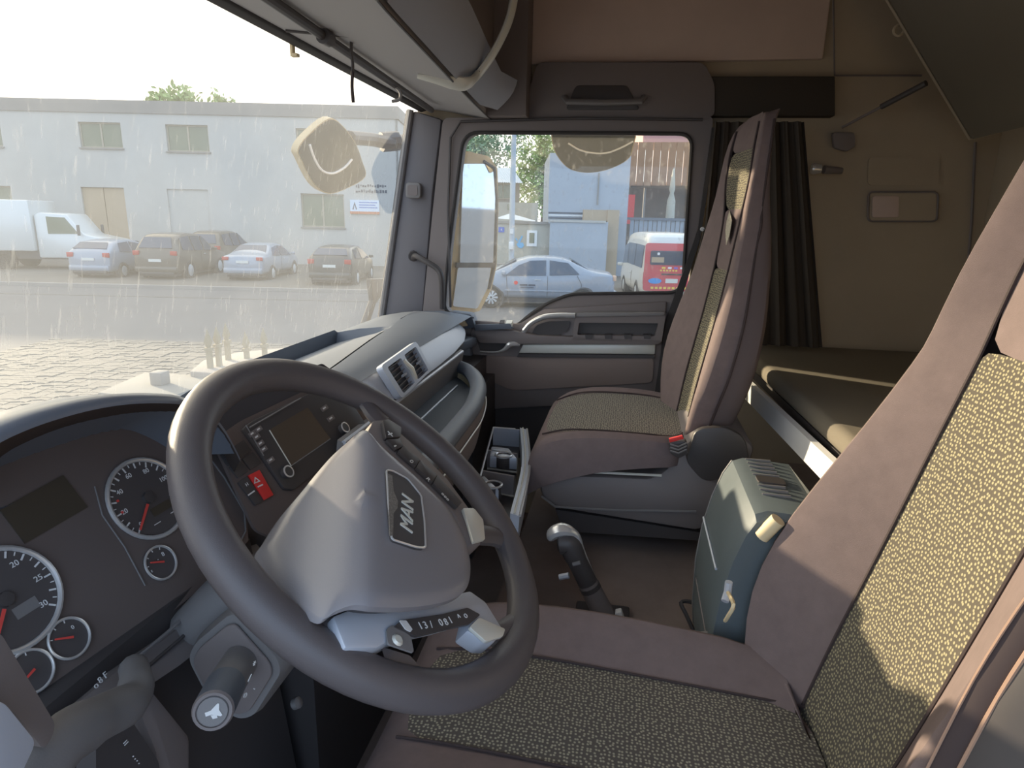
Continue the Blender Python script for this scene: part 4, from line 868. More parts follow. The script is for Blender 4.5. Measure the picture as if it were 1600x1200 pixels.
# ------------------------------------------------------------------ lower dash left of the column
t = thing('lower_dash', 'dark ribbed dash trim and knee panel left of the steering column', 'trim panel', H(200, 1060, x=.50))
def LP(px, py, x): return H(px, py, x=x)
P('trim_face', grid([[LP(*p, .56) for p in ((-60, 1230), (60, 1130), (150, 1042), (235, 985), (330, 905), (392, 840))], [LP(*p, .50) for p in ((-40, 1260), (90, 1125), (175, 1055), (255, 1000), (345, 930), (410, 860))], [LP(*p, .47) for p in ((0, 1300), (120, 1170), (205, 1090), (280, 1040), (350, 985), (430, 890))]]), M_dark, t, angle=50)
for k in range(3):
    P('trim_rib', tube([LP(190 + 22 * k, 1048 + 10 * k, .495 - .008 * k), LP(262 + 18 * k, 988 + 12 * k, .495 - .008 * k), LP(318 + 12 * k, 938 + 14 * k, .495 - .008 * k)], .0022, 6), M_black if k % 2 else M_plast, t)
P('knee_curve', tube(smooth_path([LP(20, 1260, .40), LP(90, 1165, .41), (LP(150, 1125, .42)), LP(205, 1095, .43), LP(212, 1060, .45), LP(208, 1040, .47)], 4), [.021] * 8 + [.019] * 4 + [.016] * 4 + [.014] * 4 + [.012], 12), M_plast, t)
P('knee_panel', prism([LP(*p, .44) for p in ((205, 1080), (240, 1075), (300, 1150), (300, 1290), (250, 1290), (245, 1180))], (.02, 0, 0)), M_dark, t, bevel=.008)
P('switch_row', prism(rpoly([LP(*p, .43) for p in ((150, 1160), (205, 1125), (248, 1190), (255, 1240), (150, 1260))], .006), (.02, 0, 0)), M_black, t)
for k, (x, y) in enumerate(((150, 1071), (157, 1063), (165, 1055), (197, 1161), (209, 1183), (215, 1190))):
    P('dash_print', text('o8F=::'[k], .009, frame(LP(x, y, .497 if k < 3 else .426), (0, -1, .0), (.5, 0, .85)), .0004), M_white, t)
P('light_block', prism(rpoly([LP(*p, .36) for p in ((-80, 1100), (5, 1094), (58, 1160), (40, 1196), (20, 1250), (-80, 1250))], .008), (.05, 0, 0)), M_strip, t, bevel=.005, label='pale grey block')
P('dark_sill', prism(rpoly([LP(*p, .39) for p in ((-80, 985), (0, 985), (90, 1135), (70, 1175), (20, 1110), (-80, 1090))], .008), (.05, 0, 0)), M_dark, t, bevel=.006)
P('vent_lip', tube(smooth_path([LP(80, 1150, .455), LP(120, 1118, .455), LP(160, 1102, .455), LP(192, 1086, .46)], 4), .004, 6), M_black, t)
P('dash_side', prism([V((.45, .33, .15)), V((.45, 1.0, .15)), V((.52, 1.0, .74)), V((.52, .33, .74))], (.32, 0, 0)), M_black, t)
P('dash_top_left', grid([[V((x, y, z)) for y in (.25, .5, .8, 1.0)] for x, z in ((.845, .855), (.79, .885), (.70, .90), (.62, .90))]), M_pad, t)
P('key_barrel', lathe([(.008, 0), (.008, .008), (.004, .01), (0, .01)], 16, frame(H(460, 1100, y=.40), (0, -1, 0), (.5, 0, .85))), M_plast, t)
# ================================================================== the street outside
M_asph = mat('asphalt', (96, 96, 98), .9, bump=(40, .3, .01), var=(.8, .08))
M_apron = mat('apron_concrete', (104, 99, 92), .9, var=(.7, .1))
M_paver = mat('block_paver', (114, 110, 104), .85, var=(6, .12))
M_facade = mat('facade_paint', (186, 183, 177), .9, var=(.6, .05))
M_parapet = mat('parapet_paint', (146, 141, 135), .9, var=(.6, .06))
M_wglass = mat('window_glass', (112, 118, 96), .15, spec=.6)
M_wframe = mat('window_frame_paint', (170, 160, 142), .7)
M_gate_tan = mat('tan_gate', (180, 160, 134), .8)
M_tyre = mat('tyre', (46, 45, 46), .85)
M_hubcap = mat('hubcap', (196, 200, 204), .35, .4)
M_carglass = mat('car_glass', (62, 74, 92), .12, spec=.7)
M_redlamp = mat('tail_lamp', (176, 40, 40), .3)
M_amber = mat('amber_lamp', (214, 176, 150), .3)
M_plate = mat('number_plate', (214, 214, 208), .5)
M_ink = mat('ink', (70, 72, 84), .6)
def paint(n, c): return mat(n, c, .28, .15, coat=.4)
def EP(u, v, z): return ME @ V((u, v, z))
def etf(g): return g.tf(ME)
# ground
gd = P('ground', etf(box((-90, -60, -.5), (90, 22.8, 0))), M_asph); tag(gd, 'grey asphalt street below the cab', 'street', kind='structure')
gd2 = P('pavement_apron', etf(box((-90, 22.8, -.5), (90, 120, .06))), M_apron); tag(gd2, 'paler parking apron before the buildings', 'pavement', kind='structure')
gd3 = P('kerb', etf(gsum([box((-50, 22.62, -.1), (50, 22.8, .12))])), M_parapet); tag(gd3, 'kerb along the far side of the street', 'kerb', kind='structure')
tag(P('road_line', etf(box((-40, 20.3, 0), (40, 20.36, .012))), M_apron), 'thin pale line along the far side of the street', 'line', kind='structure')
# interlocking pavers near the truck: zig-zag blocks with open joints
pv = []
for i in range(34):
    for j in range(58):
        u = -9.6 + i * .22 ; v = 6.6 + j * .112
        z = random.uniform(.012, .03); o = .03 * (1 if i % 2 else -1)
        pts = [(u + .006, v + .005 + o * .0), (u + .11, v + .005 + .035), (u + .214, v + .005), (u + .214, v + .105), (u + .11, v + .105 + .035), (u + .006, v + .105)]
        n0 = len(pv)
        pv.append(G([V((a, b, z)) for a, b in pts] + [V((a, b, 0)) for a, b in pts], [(0, 1, 2, 3, 4, 5)] + [(k, k + 6, (k + 1) % 6 + 6, (k + 1) % 6) for k in range(6)]))
vs = [ME @ p for g in pv for p in g.v]; fs = []; o = 0
for g in pv:
    fs += [tuple(i + o for i in f) for f in g.f]; o += 12
WM[gd] = WM[gd]
P('pavers', G(vs, fs), M_paver, gd, flat=True, kind='stuff', fixn=False)

# white building across the street
BV = 35.0
bd = thing('building', 'long white two storey building across the street with small windows', 'building', ME @ T(-6, BV, 0))
def B(px, py): u, h = HV(px, py, BV); return u, h
uL = -34.0; uR = B(620, 170)[0]; hT = B(300, 159)[1]; hP = B(300, 179)[1]
wins = []
def winrect(x0, y0, x1, y1):
    a = B((x0 + x1) / 2, y0)[1]; b = B((x0 + x1) / 2, y1)[1]; u0 = B(x0, (y0 + y1) / 2)[0]; u1 = B(x1, (y0 + y1) / 2)[0]
    return u0, b, u1, a
wr = [winrect(124, 191, 190, 231), winrect(260, 195, 326, 237), winrect(463, 201, 530, 244), winrect(471, 303, 538, 355), winrect(-62, 290, 20, 342), winrect(-80, 190, 2, 228)]
gate = winrect(136, 293, 202, 440); niche = winrect(268, 296, 331, 440)
pitch_ = wr[1][0] - wr[0][0]
for k in range(1, 4): wr.append((wr[0][0] - pitch_ * (k + 1), wr[0][1], wr[0][2] - pitch_ * (k + 1), wr[0][3]))
loops = [[V((uL, BV, 0)), V((uR, BV, 0)), V((uR, BV, hP)), V((uL, BV, hP))]] + [[V((a, BV, b)), V((c, BV, b)), V((c, BV, d)), V((a, BV, d))] for a, b, c, d in wr + [(gate[0], .07, gate[2], gate[3]), (niche[0], .07, niche[2], niche[3])]]
holes_ = wr + [(gate[0], .07, gate[2], gate[3]), (niche[0], .07, niche[2], niche[3])]
us_ = sorted({uL, uR, *[h[0] for h in holes_], *[h[2] for h in holes_]}); hs_ = sorted({0, hP, *[h[1] for h in holes_], *[h[3] for h in holes_]})
cells = []
for a, b in zip(us_, us_[1:]):
    for c, d in zip(hs_, hs_[1:]):
        if b - a < 1e-4 or d - c < 1e-4: continue
        if not any(h[0] < (a + b) / 2 < h[2] and h[1] < (c + d) / 2 < h[3] for h in holes_): cells.append(box((a, BV, c), (b, BV + .18, d)))
P('facade', etf(gsum(cells)), M_facade, bd, flat=True)
P('parapet', etf(box((uL, BV - .07, hP), (uR + .07, BV + .3, hT))), M_parapet, bd)
P('side_wall', etf(box((uR - .2, BV, 0), (uR, BV + 9, hP))), M_facade, bd)
P('side_parapet', etf(box((uR - .2, BV, hP), (uR + .07, BV + 9, hT))), M_parapet, bd)
P('back_fill', etf(box((uL, BV + .5, 0), (uR - .2, BV + 9, hT - .3))), M_facade, bd)
for a, b, c, d in wr:
    w_ = P('window_frame', etf(plate([[V((a, BV + .10, b)), V((c, BV + .10, b)), V((c, BV + .10, d)), V((a, BV + .10, d))],
        [V((a + .07, BV + .10, b + .07)), V(((a + c) / 2 - .04, BV + .10, b + .07)), V(((a + c) / 2 - .04, BV + .10, d - .07)), V((a + .07, BV + .10, d - .07))],
        [V(((a + c) / 2 + .04, BV + .10, b + .07)), V((c - .07, BV + .10, b + .07)), V((c - .07, BV + .10, d - .07)), V(((a + c) / 2 + .04, BV + .10, d - .07))]], (0, .06, 0))), M_wframe, bd, flat=True)
    for s0_, s1_ in ((a + .07, (a + c) / 2 - .04), ((a + c) / 2 + .04, c - .07)):
        P('pane', etf(box((s0_, BV + .13, b + .07), (s1_, BV + .145, d - .07))), M_wglass, w_)
    P('window_sill', etf(box((a - .06, BV - .08, b - .07), (c + .06, BV + .1, b))), M_parapet, bd)
a, b, c, d = gate
P('gate_leaf', etf(box((a, BV + .1, .1), ((a + c) / 2 - .02, BV + .15, d - .02))), M_gate_tan, bd, label='tan gate leaf'); P('gate_leaf', etf(box(((a + c) / 2 + .02, BV + .1, .1), (c, BV + .15, d - .02))), M_gate_tan, bd, label='tan gate leaf')
a, b, c, d = niche
P('niche_panel', etf(box((a, BV + .08, .1), (c, BV + .16, d))), M_facade, bd)
# wall sign and painted lettering on the building
def sign_on(par, px0, py0, px1, py1, v, th, m, nm, **k):
    u0, h1 = HV(px0, py0, v); u1, h0 = HV(px1, py1, v); return P(nm, etf(box((u0, v - th, h0), (u1, v, h1))), m, par, **k), (u0, h0, u1, h1)
ws_ = thing('wall_sign', 'white and blue sign board with an orange strip on the white building', 'sign', ME @ V((HV(570, 335, BV)[0], BV - .05, HV(570, 335, BV)[1])))
_, r_ = sign_on(ws_, 547, 312, 593, 335, BV - .02, .05, mat('sign_white', (206, 220, 240), .6), 'board')
sign_on(ws_, 547, 330, 593, 335, BV - .07, .012, mat('sign_orange', (196, 120, 84), .6), 'orange_strip')
P('logo', etf(prism([V((r_[0] + .12, BV - .075, r_[1] + .22)), V((r_[0] + .24, BV - .075, r_[3] - .1)), V((r_[0] + .36, BV - .075, r_[1] + .22)), V((r_[0] + .30, BV - .075, r_[1] + .22)), V((r_[0] + .24, BV - .075, r_[3] - .24)), V((r_[0] + .18, BV - .075, r_[1] + .22))], (0, .01, 0))), M_ink, ws_)
for k in range(3):
    h_ = r_[3] - .12 - .13 * k; P('text_line', etf(box((r_[0] + .48, BV - .078, h_ - .03), (r_[2] - .1 - .1 * (k % 2), BV - .068, h_ + .02))), mat('sign_blue%d' % k, (92, 124, 190), .6), ws_)
lt = thing('wall_lettering', 'two rows of small dark painted letters on the white building', 'lettering', ME @ V((HV(583, 303, BV)[0], BV - .02, HV(583, 303, BV)[1])))
rr_ = random.Random(3)
for row, (y0_, y1_) in enumerate(((288, 294), (296, 303))):
    x_ = 556
    while x_ < 604:
        w_ = rr_.uniform(1.2, 3.2)
        u0, h1 = HV(x_, y0_ + rr_.uniform(0, 2), BV); u1, h0 = HV(x_ + w_, y1_ - rr_.uniform(0, 3), BV)
        P('letter', etf(box((u0, BV - .02, h0), (u1, BV, h1))), M_ink, lt); x_ += w_ + rr_.uniform(.8, 1.8)

# ------------------------------------------------------------------ cars
def interp(tab, x, i):
    if x <= tab[0][0]: return tab[0][i]
    for a, b in zip(tab, tab[1:]):
        if x <= b[0]: return a[i] + (b[i] - a[i]) * (x - a[0]) / (b[0] - a[0])
    return tab[-1][i]
PROF = {
 'sedan': dict(st=[(0, .70, .72, .70), (.06, .98, 1.0, .80), (.18, 1.03, 1.05, .83), (.72, 1.01, 1.06, .85), (1.30, .97, 1.40, .86), (1.7, .95, 1.45, .86), (2.3, .93, 1.46, .86), (2.75, .92, 1.40, .86), (3.55, .93, .97, .85), (4.2, .84, .86, .80), (4.45, .66, .68, .72), (4.52, .50, .52, .66)],
    rw=(.74, 1.28), fw=(2.85, 3.45), side=[[(1.05, .08), (1.90, .05), (1.90, .90), (1.38, .84)], [(2.00, .05), (3.15, .06), (2.78, .70), (2.45, .88), (2.00, .90)]], wheels=(.95, 3.55), wr=.31, tl=(.84, .98, .42)),
 'suv': dict(st=[(0, .90, .94, .80), (.06, 1.10, 1.14, .86), (.16, 1.14, 1.30, .88), (.42, 1.13, 1.72, .89), (.8, 1.11, 1.80, .90), (1.8, 1.09, 1.83, .90), (2.6, 1.07, 1.76, .90), (3.4, 1.06, 1.12, .89), (4.2, .98, 1.0, .86), (4.55, .80, .82, .80), (4.65, .55, .57, .72)],
    rw=(.10, .40), fw=(2.7, 3.3), side=[[(.55, .1), (1.35, .06), (1.35, .90), (.62, .88)], [(1.45, .06), (2.2, .06), (2.2, .9), (1.45, .9)], [(2.3, .06), (3.1, .08), (2.65, .82), (2.3, .9)]], wheels=(.95, 3.65), wr=.37, tl=(.98, 1.16, .16)),
 'hatch': dict(st=[(0, .80, .84, .72), (.05, 1.02, 1.06, .82), (.14, 1.06, 1.14, .84), (.55, 1.03, 1.42, .86), (1.0, 1.0, 1.50, .87), (1.9, .97, 1.52, .87), (2.4, .95, 1.46, .87), (3.3, .95, 1.0, .86), (4.0, .88, .90, .80), (4.25, .66, .68, .72)],
    rw=(.16, .54), fw=(2.5, 3.2), side=[[(.75, .1), (1.55, .06), (1.55, .90), (.9, .86)], [(1.65, .06), (2.95, .07), (2.45, .80), (1.65, .9)]], wheels=(.85, 3.35), wr=.31, tl=(.86, 1.04, .20)),
 'van': dict(st=[(0, .98, 1.9, .82), (.04, .98, 2.20, .88), (.2, .98, 2.30, .92), (1.0, .98, 2.33, .94), (3.2, .98, 2.32, .94), (3.9, .98, 2.10, .93), (4.5, .96, 1.20, .90), (4.75, .80, .95, .84), (4.8, .5, .6, .78)],
    rw=None, fw=(4.0, 4.45), side=[[(.3, .15), (1.5, .15), (1.5, .72), (.3, .72)], [(1.6, .15), (2.9, .15), (2.9, .72), (1.6, .72)], [(3.0, .15), (4.1, .15), (3.85, .72), (3.0, .72)]], wheels=(.95, 3.5), wr=.33, tl=(.66, 1.05, .08)),
}
def car(label, kind, pm, u, v, hd, group=None, name='car', spokes=0, lamp=None):
    q = PROF[kind]; st = q['st']
    M = ME @ T(u, v, 0) @ RZ(hd)
    t = thing(name, label, 'van' if kind == 'van' else 'car', M, group)
    def wt(zb_, zt): return .93 if zt - zb_ < .12 else .93 - .19 * min(1, (zt - zb_) / .5) if kind != 'van' else .90
    rings = []
    for x, zb_, zt, w in st:
        tw = w * wt(zb_, zt); lo = .24 if zb_ > .6 else .26
        half = [(w * .88, lo), (w * .98, lo + .14), (w, (lo + zb_) / 2 + .05), (w * .975, zb_), (tw, zt - .035), (tw * .86, zt), (tw * .4, zt + .02)]
        rings.append([V((x, -a, b)) for a, b in half] + [V((x, a, b)) for a, b in reversed(half)])
    P('body', loft(rings), pm, t, local=True, sub=1, angle=50)
    def SP(x, f, sd, off=.012):
        w = interp(st, x, 3); zb_ = interp(st, x, 1); zt = interp(st, x, 2); tw = w * wt(zb_, zt)
        return V((x, sd * (w * .975 + (tw - w * .975) * f + off), zb_ + (zt - .035 - zb_) * f))
    for sd in (-1, 1):
        for poly in q['side']: P('side_window', prism([SP(x, f, sd, .0) for x, f in poly], (0, sd * .014, 0)), M_carglass, t, local=True)
        for x in q['wheels']:
            w = interp(st, x, 3); c = T(x, sd * (w - .17), q['wr']) @ Matrix.Rotation(-sd * pi / 2, 4, 'X')
            P('wheel_arch', lathe([(q['wr'] + .065, 0), (q['wr'] + .065, .155), (q['wr'], .165), (q['wr'], 0)], 24, c), M_black, t, local=True)
            wh = P('wheel', lathe([(q['wr'] - .02, 0), (q['wr'], .03), (q['wr'], .155), (q['wr'] - .03, .178), (q['wr'] * .66, .175), (q['wr'] * .64, .15)], 24, c), M_tyre, t, local=True)
            P('hubcap', lathe([(q['wr'] * .66, .158), (q['wr'] * .6, .17), (.05, .182), (0, .182)], 20, c), M_black if spokes else M_hubcap, wh, local=True)
            for k in range(spokes):
                a = 2 * pi * k / spokes; s_ = c @ RZ(a)
                P('spoke', prism([(.03, -.014, .184), (q['wr'] * .60, -.030, .174), (q['wr'] * .64, 0, .172), (q['wr'] * .60, .030, .174), (.03, .014, .184)], (0, 0, .008)).tf(s_), M_hubcap, wh, local=True)
        P('door_handle', box((2.15, sd * interp(st, 2.15, 3) * .985, interp(st, 2.15, 1) - .12), (2.32, sd * (interp(st, 2.15, 3) * .985 + .02), interp(st, 2.15, 1) - .09)), M_hubcap, t, local=True)
        fx = q['fw'][1] - .25; P('wing_mirror', cbox(.12, .18, .12).mv((fx, sd * (interp(st, fx, 3) + .07), interp(st, fx, 1) + .08)), pm, t, local=True, bevel=.03)
        z0_, z1_, dx = q['tl']; w = interp(st, .1, 3)
        P('tail_lamp', prism([V((-.008, sd * w * .98, z0_)), V((-.008, sd * (w - .26), z0_ + .02)), V((-.008, sd * (w - .26), z1_)), V((-.008, sd * w * .98, z1_))], (.09, 0, 0)), lamp or M_redlamp, t, local=True, bevel=.012)
        P('door_seam', tube([V((1.95, sd * interp(st, 1.95, 3) * 1.002, .36)), V((1.95, sd * interp(st, 1.95, 3) * .99, interp(st, 1.95, 1)))], .006, 5), M_black, t, local=True)
    def TP(x, s):
        w = interp(st, x, 3); zb_ = interp(st, x, 1); zt = interp(st, x, 2); return V((x, s * w * wt(zb_, zt), zt))
    if q['rw']:
        a, b = q['rw']; m = .84
        pa, pb = TP(a + .02, -m), TP(b - .02, -m); nn = V((-(pb.z - pa.z), 0, pb.x - pa.x)).normalized()
        P('rear_window', prism([TP(a + .03, -m), TP(a + .03, m), TP(b - .02, m * .95), TP(b - .02, -m * .95)], nn * .03), M_carglass, t, local=True)
    a, b = q['fw']; pa, pb = TP(a, -.8), TP(b, -.8); nn = V((pa.z - pb.z, 0, pb.x - pa.x)).normalized()
    P('windscreen', prism([TP(a, -.82), TP(a, .82), TP(b, .86), TP(b, -.86)], nn * .025), M_carglass, t, local=True)
    P('rear_bumper', box((-.05, -st[1][3] * .96, .34), (.12, st[1][3] * .96, .56)), pm, t, local=True, bevel=.05)
    P('bumper_valance', box((-.03, -st[1][3] * .8, .24), (.2, st[1][3] * .8, .36)), M_black, t, local=True, bevel=.03)
    if kind != 'van': P('number_plate', box((-.045 if kind == 'suv' else -.03, -.24, .74), (.02, .24, .84)), M_plate, t, local=True)
    P('underside', box((.1, -st[3][3] * .8, .18), (st[-2][0], st[3][3] * .8, .34)), M_black, t, local=True)
    return t, SP
c_sil = paint('silver_paint', (148, 156, 168)); c_dark = paint('dark_grey_paint', (92, 86, 78)); c_brown = paint('bronze_paint', (104, 96, 84)); c_blk = paint('black_paint', (74, 72, 70))
hp2 = pi / 2
def park(px, py, kind, pm, label, hd=hp2):
    u, v = HG(px, py); return car(label, kind, pm, u, v, hd, 'cars parked facing the white building')
park(142, 437, 'hatch', c_sil, 'small pale silver car parked beside the white truck')
park(246, 439, 'suv', c_dark, 'dark grey estate car with a square back, second of the parked row')
car('dark bronze estate car parked behind the square backed one', 'suv', c_brown, -14.5, 30.15, hp2, 'cars parked facing the white building')
park(381, 441, 'sedan', c_sil, 'silver saloon parked in the middle of the row, boot toward the street')
park(516, 449, 'hatch', c_blk, 'black hatchback parked last in the row by the windscreen pillar')
# white truck at the left end
wt_ = thing('truck', 'white box truck with a sloping bonnet at the left end of the parked row', 'truck', ME @ T(*HG(104, 420.5), 0) @ RZ(radians(10)))
c_wh = paint('white_paint', (214, 214, 210))
P('box_body', box((-7.0, -1.15, .85), (-.6, 1.15, 3.0)), c_wh, wt_, local=True, bevel=.06)
P('cab', prism([V((-.55, -1.0, .55)), V((2.7, -1.0, .55)), V((2.75, -1.0, 1.05)), V((2.5, -1.0, 1.35)), V((1.35, -1.0, 1.6)), V((.75, -1.0, 2.45)), V((-.3, -1.0, 2.5)), V((-.55, -1.0, 2.4))], (0, 2.0, 0)), c_wh, wt_, local=True, bevel=.08)
for y in (-1.02, 1.0):
    P('side_window', prism([V((-.05, y, 1.6)), V((1.15, y, 1.62)), V((.68, y, 2.3)), V((-.05, y, 2.33))], (0, .02, 0)), M_wglass, wt_, local=True)
    P('mirror', box((1.2, y + (.18 if y > 0 else -.18) - .06, 1.55), (1.3, y + (.18 if y > 0 else -.18) + .06, 2.0)), M_black, wt_, local=True, bevel=.02)
    for x in (1.9, -1.9, -5.6): P('wheel', lathe([(0, -.14), (.40, -.14), (.44, -.1), (.44, .1), (.40, .14), (.26, .14), (.24, .08), (0, .08)], 20, T(x, y * .92, .45) @ Matrix.Rotation(-pi / 2 * (1 if y > 0 else -1), 4, 'X')), M_tyre, wt_, local=True)
P('chassis', box((-6.9, -.9, .5), (2.5, .9, .9)), M_black, wt_, local=True)
for k in range(5): P('body_vent', box((-5.2 + k * .5, -1.17, 2.0), (-4.9 + k * .5, -1.14, 2.35)), M_wglass, wt_, local=True)

# silver saloon standing on the street outside the door window
wu, wv = HG(767, 481); wu2, _ = HG(906, 481)
sc_ = (wu2 - wu) / 2.60
t, SPf = car('silver saloon with a small red emblem on its door, standing on the street', 'sedan', c_sil, wu + 3.55 * sc_, wv + .86, pi, None, 'car', spokes=10, lamp=M_amber)
t.matrix_world = t.matrix_world @ Matrix.Scale(sc_, 4)
def door_pt(x, z): return V((x, .86 * 1.004, z))
P('door_emblem', lathe([(0, 0), (.055, 0), (.055, .006), (0, .006)], 14, T(*door_pt(2.85, .74)) @ Matrix.Rotation(-pi / 2, 4, 'X')), M_red, t, local=True, label='red emblem')
for k, (x0, x1) in enumerate(((2.52, 2.74), (2.30, 2.49))): P('door_lettering', box((x0, .862, .66), (x1, .872, .70)), M_ink, t, local=True)
P('door_lettering', box((2.34, .862, .60), (2.72, .870, .615)), M_ink, t, local=True)
P('side_moulding', box((1.25, .855, .50), (3.15, .875, .54)), c_sil, t, local=True, bevel=.008)
P('door_seam', tube([V((1.05, .862, .36)), V((.98, .86, .72)), V((1.12, .845, .97))], .006, 5), M_black, t, local=True)
P('door_seam', tube([V((3.08, .862, .34)), V((3.12, .86, .93))], .006, 5), M_black, t, local=True)

# red and white van
c_rd = paint('red_van_paint', (206, 84, 92)); 
vu, vv = HG(1043, 476)
t, _ = car('red backed van with a white roof and yellow lettering at the grey gate', 'van', c_wh, vu, vv, hp2, None, 'van', lamp=M_redlamp)
def vb(y0, z0, y1, z1, d, m, nm, r=.0, **k): return P(nm, prism(rpoly([V((-.03, y0, z0)), V((-.03, y1, z0)), V((-.03, y1, z1)), V((-.03, y0, z1))], r), (-d, 0, 0)), m, t, local=True, **k)
vb(-.88, .45, .88, 2.0, .03, c_rd, 'tail_gate', .12, label='red tailgate'); vb(-.70, 1.30, .70, 1.76, .045, M_carglass, 'rear_window', .06)
vb(-.25, .72, .15, .86, .045, M_plate, 'number_plate', .01); vb(-.60, .98, .3, 1.03, .05, M_black, 'gate_handle', .01)
P('oval_badge', lathe([(0, 0), (.22, 0), (.22, .01), (0, .01)], 20, T(-.065, .50, .78) @ Matrix.Rotation(-pi / 2, 4, 'Y') @ Matrix.Diagonal((.42, 1, 1, 1))), mat('badge_blue', (70, 150, 216), .5), t, local=True, label='blue oval badge')
M_yel = mat('yellow_print', (236, 206, 96), .6)
for k in range(9): vb(.62 - k * .14, .52, .53 - k * .14, .59, .036, M_yel, 'yellow_print')
for k in range(6): vb(.35 - k * .1, 1.10, .29 - k * .1, 1.15, .036, M_yel, 'yellow_print')
for k in range(4): vb(.30 - k * .2, 1.18, .18 - k * .2, 1.24, .036, [M_yel, M_white, mat('print_blue', (120, 110, 200), .6), M_white][k], 'gate_print')
for k in range(10): vb(.86 - k * .17, .34, .79 - k * .17, .42, .04, mat('lime%d' % k, (206, 224, 90) if k % 2 == 0 else (120, 150, 60), .6), 'chevron')
vb(.40, 1.62, .48, 1.70, .05, M_white, 'window_sticker', .02); vb(.25, 1.38, .66, 1.55, .048, M_gate_tan, 'painted_reflection', .01)  # tan panel paints a reflection onto the van's rear glass

# ------------------------------------------------------------------ walls and houses seen through the door window
M_bluewall = mat('cool_white_paint', (170, 177, 187), .9, var=(.7, .05)); M_beige = mat('beige_wall', (180, 176, 164), .9, var=(.8, .06))
def ebox(px0, py0, px1, py1, v, dv): 
    u0, h1 = HV(px0, (py0 + py1) / 2, v)[0], HV((px0 + px1) / 2, py0, v)[1]; u1, h0 = HV(px1, (py0 + py1) / 2, v)[0], HV((px0 + px1) / 2, py1, v)[1]
    return etf(box((u0, v, max(h0, .0)), (u1, v + dv, h1)))
t = thing('compound_wall', 'pale compound wall with a blue number plate and a small window', 'wall', ME @ T(HV(810, 400, 31)[0], 31, 0))
P('wall_panel', ebox(700, 347, 857, 500, 31, .3), M_beige, t)
P('coping', ebox(700, 345, 857, 349, 30.92, .45), M_parapet, t)
P('number_plate', ebox(779, 355, 788, 363, 30.95, .04), mat('plate_blue', (44, 92, 190), .5), t, label='blue plate reading 4')
u_, h_ = HV(783.5, 359, 30.94); P('numeral', text('4', .17, ME @ T(u_, 30.93, h_) @ Matrix.Rotation(pi / 2, 4, 'X'), .004), M_white, t)
wf = P('window_frame', ebox(823, 360, 839, 385, 30.93, .06), M_white, t); P('pane', ebox(827, 364, 835, 380, 30.91, .02), M_wglass, wf)
M_graf = mat('blue_graffiti', (92, 178, 226), .8)
for pts in (((806, 371), (810, 377), (815, 368), (817, 369), (812, 380), (805, 374)), ((809, 379), (817, 379), (819, 384), (815, 388), (810, 387), (807, 382))):
    P('graffiti', etf(prism([V((HV(x, y, 30.98)[0], 30.985, HV(x, y, 30.98)[1])) for x, y in pts], (0, -.012, 0))), M_graf, t)
t = thing('white_annex', 'tall plain white wall block behind the silver saloon', 'building', ME @ T(HV(915, 400, 32)[0], 32, 0))
P('block', ebox(855, 240, 978, 500, 32, 6), M_bluewall, t)
for y0_, m in ((332, M_ink), (336, M_white), (340, M_ink)): P('stripe', ebox(857, y0_, 945, y0_ + 2.2, 31.97, .03), m, t)
P('drain_pipe', ebox(934, 270, 936, 320, 31.92, .05), M_parapet, t)
t = thing('low_wall', 'lower white wall in front of the tall white block', 'wall', ME @ T(HV(900, 400, 30.5)[0], 30.5, 0))
P('wall_panel', ebox(857, 346, 946, 500, 30.5, .3), M_bluewall, t); P('coping', ebox(856, 344, 947, 347.5, 30.45, .4), M_facade, t)
t = thing('gate_pillar', 'tan stone clad gate pillar beside the white wall', 'pillar', ME @ T(HV(955, 400, 31)[0], 31, 0))
P('pillar', ebox(945, 328, 963, 500, 31, .6), M_gate_tan, t); P('lintel', ebox(912, 328, 962, 345, 31.1, .5), M_gate_tan, t)
t = thing('metal_gate', 'blue grey metal gate of upright boards behind the red van', 'gate', ME @ T(HV(1020, 430, 33)[0], 33, 0))
P('gate_rail', ebox(980, 341, 1120, 345, 32.95, .12), M_pad, t)
for k in range(20): P('board', ebox(980 + k * 7, 343, 980 + k * 7 + 5.8, 500, 33 + .04 * (k % 2), .06), mat('gate_paint', (150, 160, 172), .7) if k == 0 else bpy.data.materials['gate_paint'], t)
t = thing('steel_canopy', 'rusty brown canopy and dark workshop behind the grey gate', 'canopy', ME @ T(HV(1030, 430, 38)[0], 38, 0))
M_rust = mat('rust_sheet', (140, 104, 82), .8, var=(.8, .2)); M_shade = mat('dark_sheet', (92, 82, 74), .8, var=(1, .2))
g = []
for k in range(9): P('canopy_sheet', ebox(984 + k * 12, 222, 984 + k * 12 + 11, 290, 37 + .05 * (k % 2), .1), M_rust, t)
P('back_wall', ebox(975, 285, 1120, 500, 39, .3), M_shade, t); P('roof_block', ebox(1005, 206, 1110, 223, 37.5, 4), mat('pink_fascia', (196, 150, 146), .8), t)
P('post', ebox(1000, 285, 1003, 500, 37.5, .15), M_parapet, t); P('beam', ebox(985, 288, 1100, 294, 37.2, .2), M_shade, t)
t = thing('red_board', 'upright red board between the white block and the canopy', 'board', ME @ T(HV(982, 430, 36)[0], 36, 0))
P('board_panel', ebox(976, 304, 991, 350, 36, .1), M_red, t); P('board_leg', ebox(982, 350, 984, 500, 36, .08), M_parapet, t)
pu, ph = HV(1053, 262, 35.5); _, pb_ = HV(1053, 341, 35.5)
t = thing('parasol', 'closed pale parasol standing above the grey gate', 'parasol', ME @ T(pu, 35.5, 0))
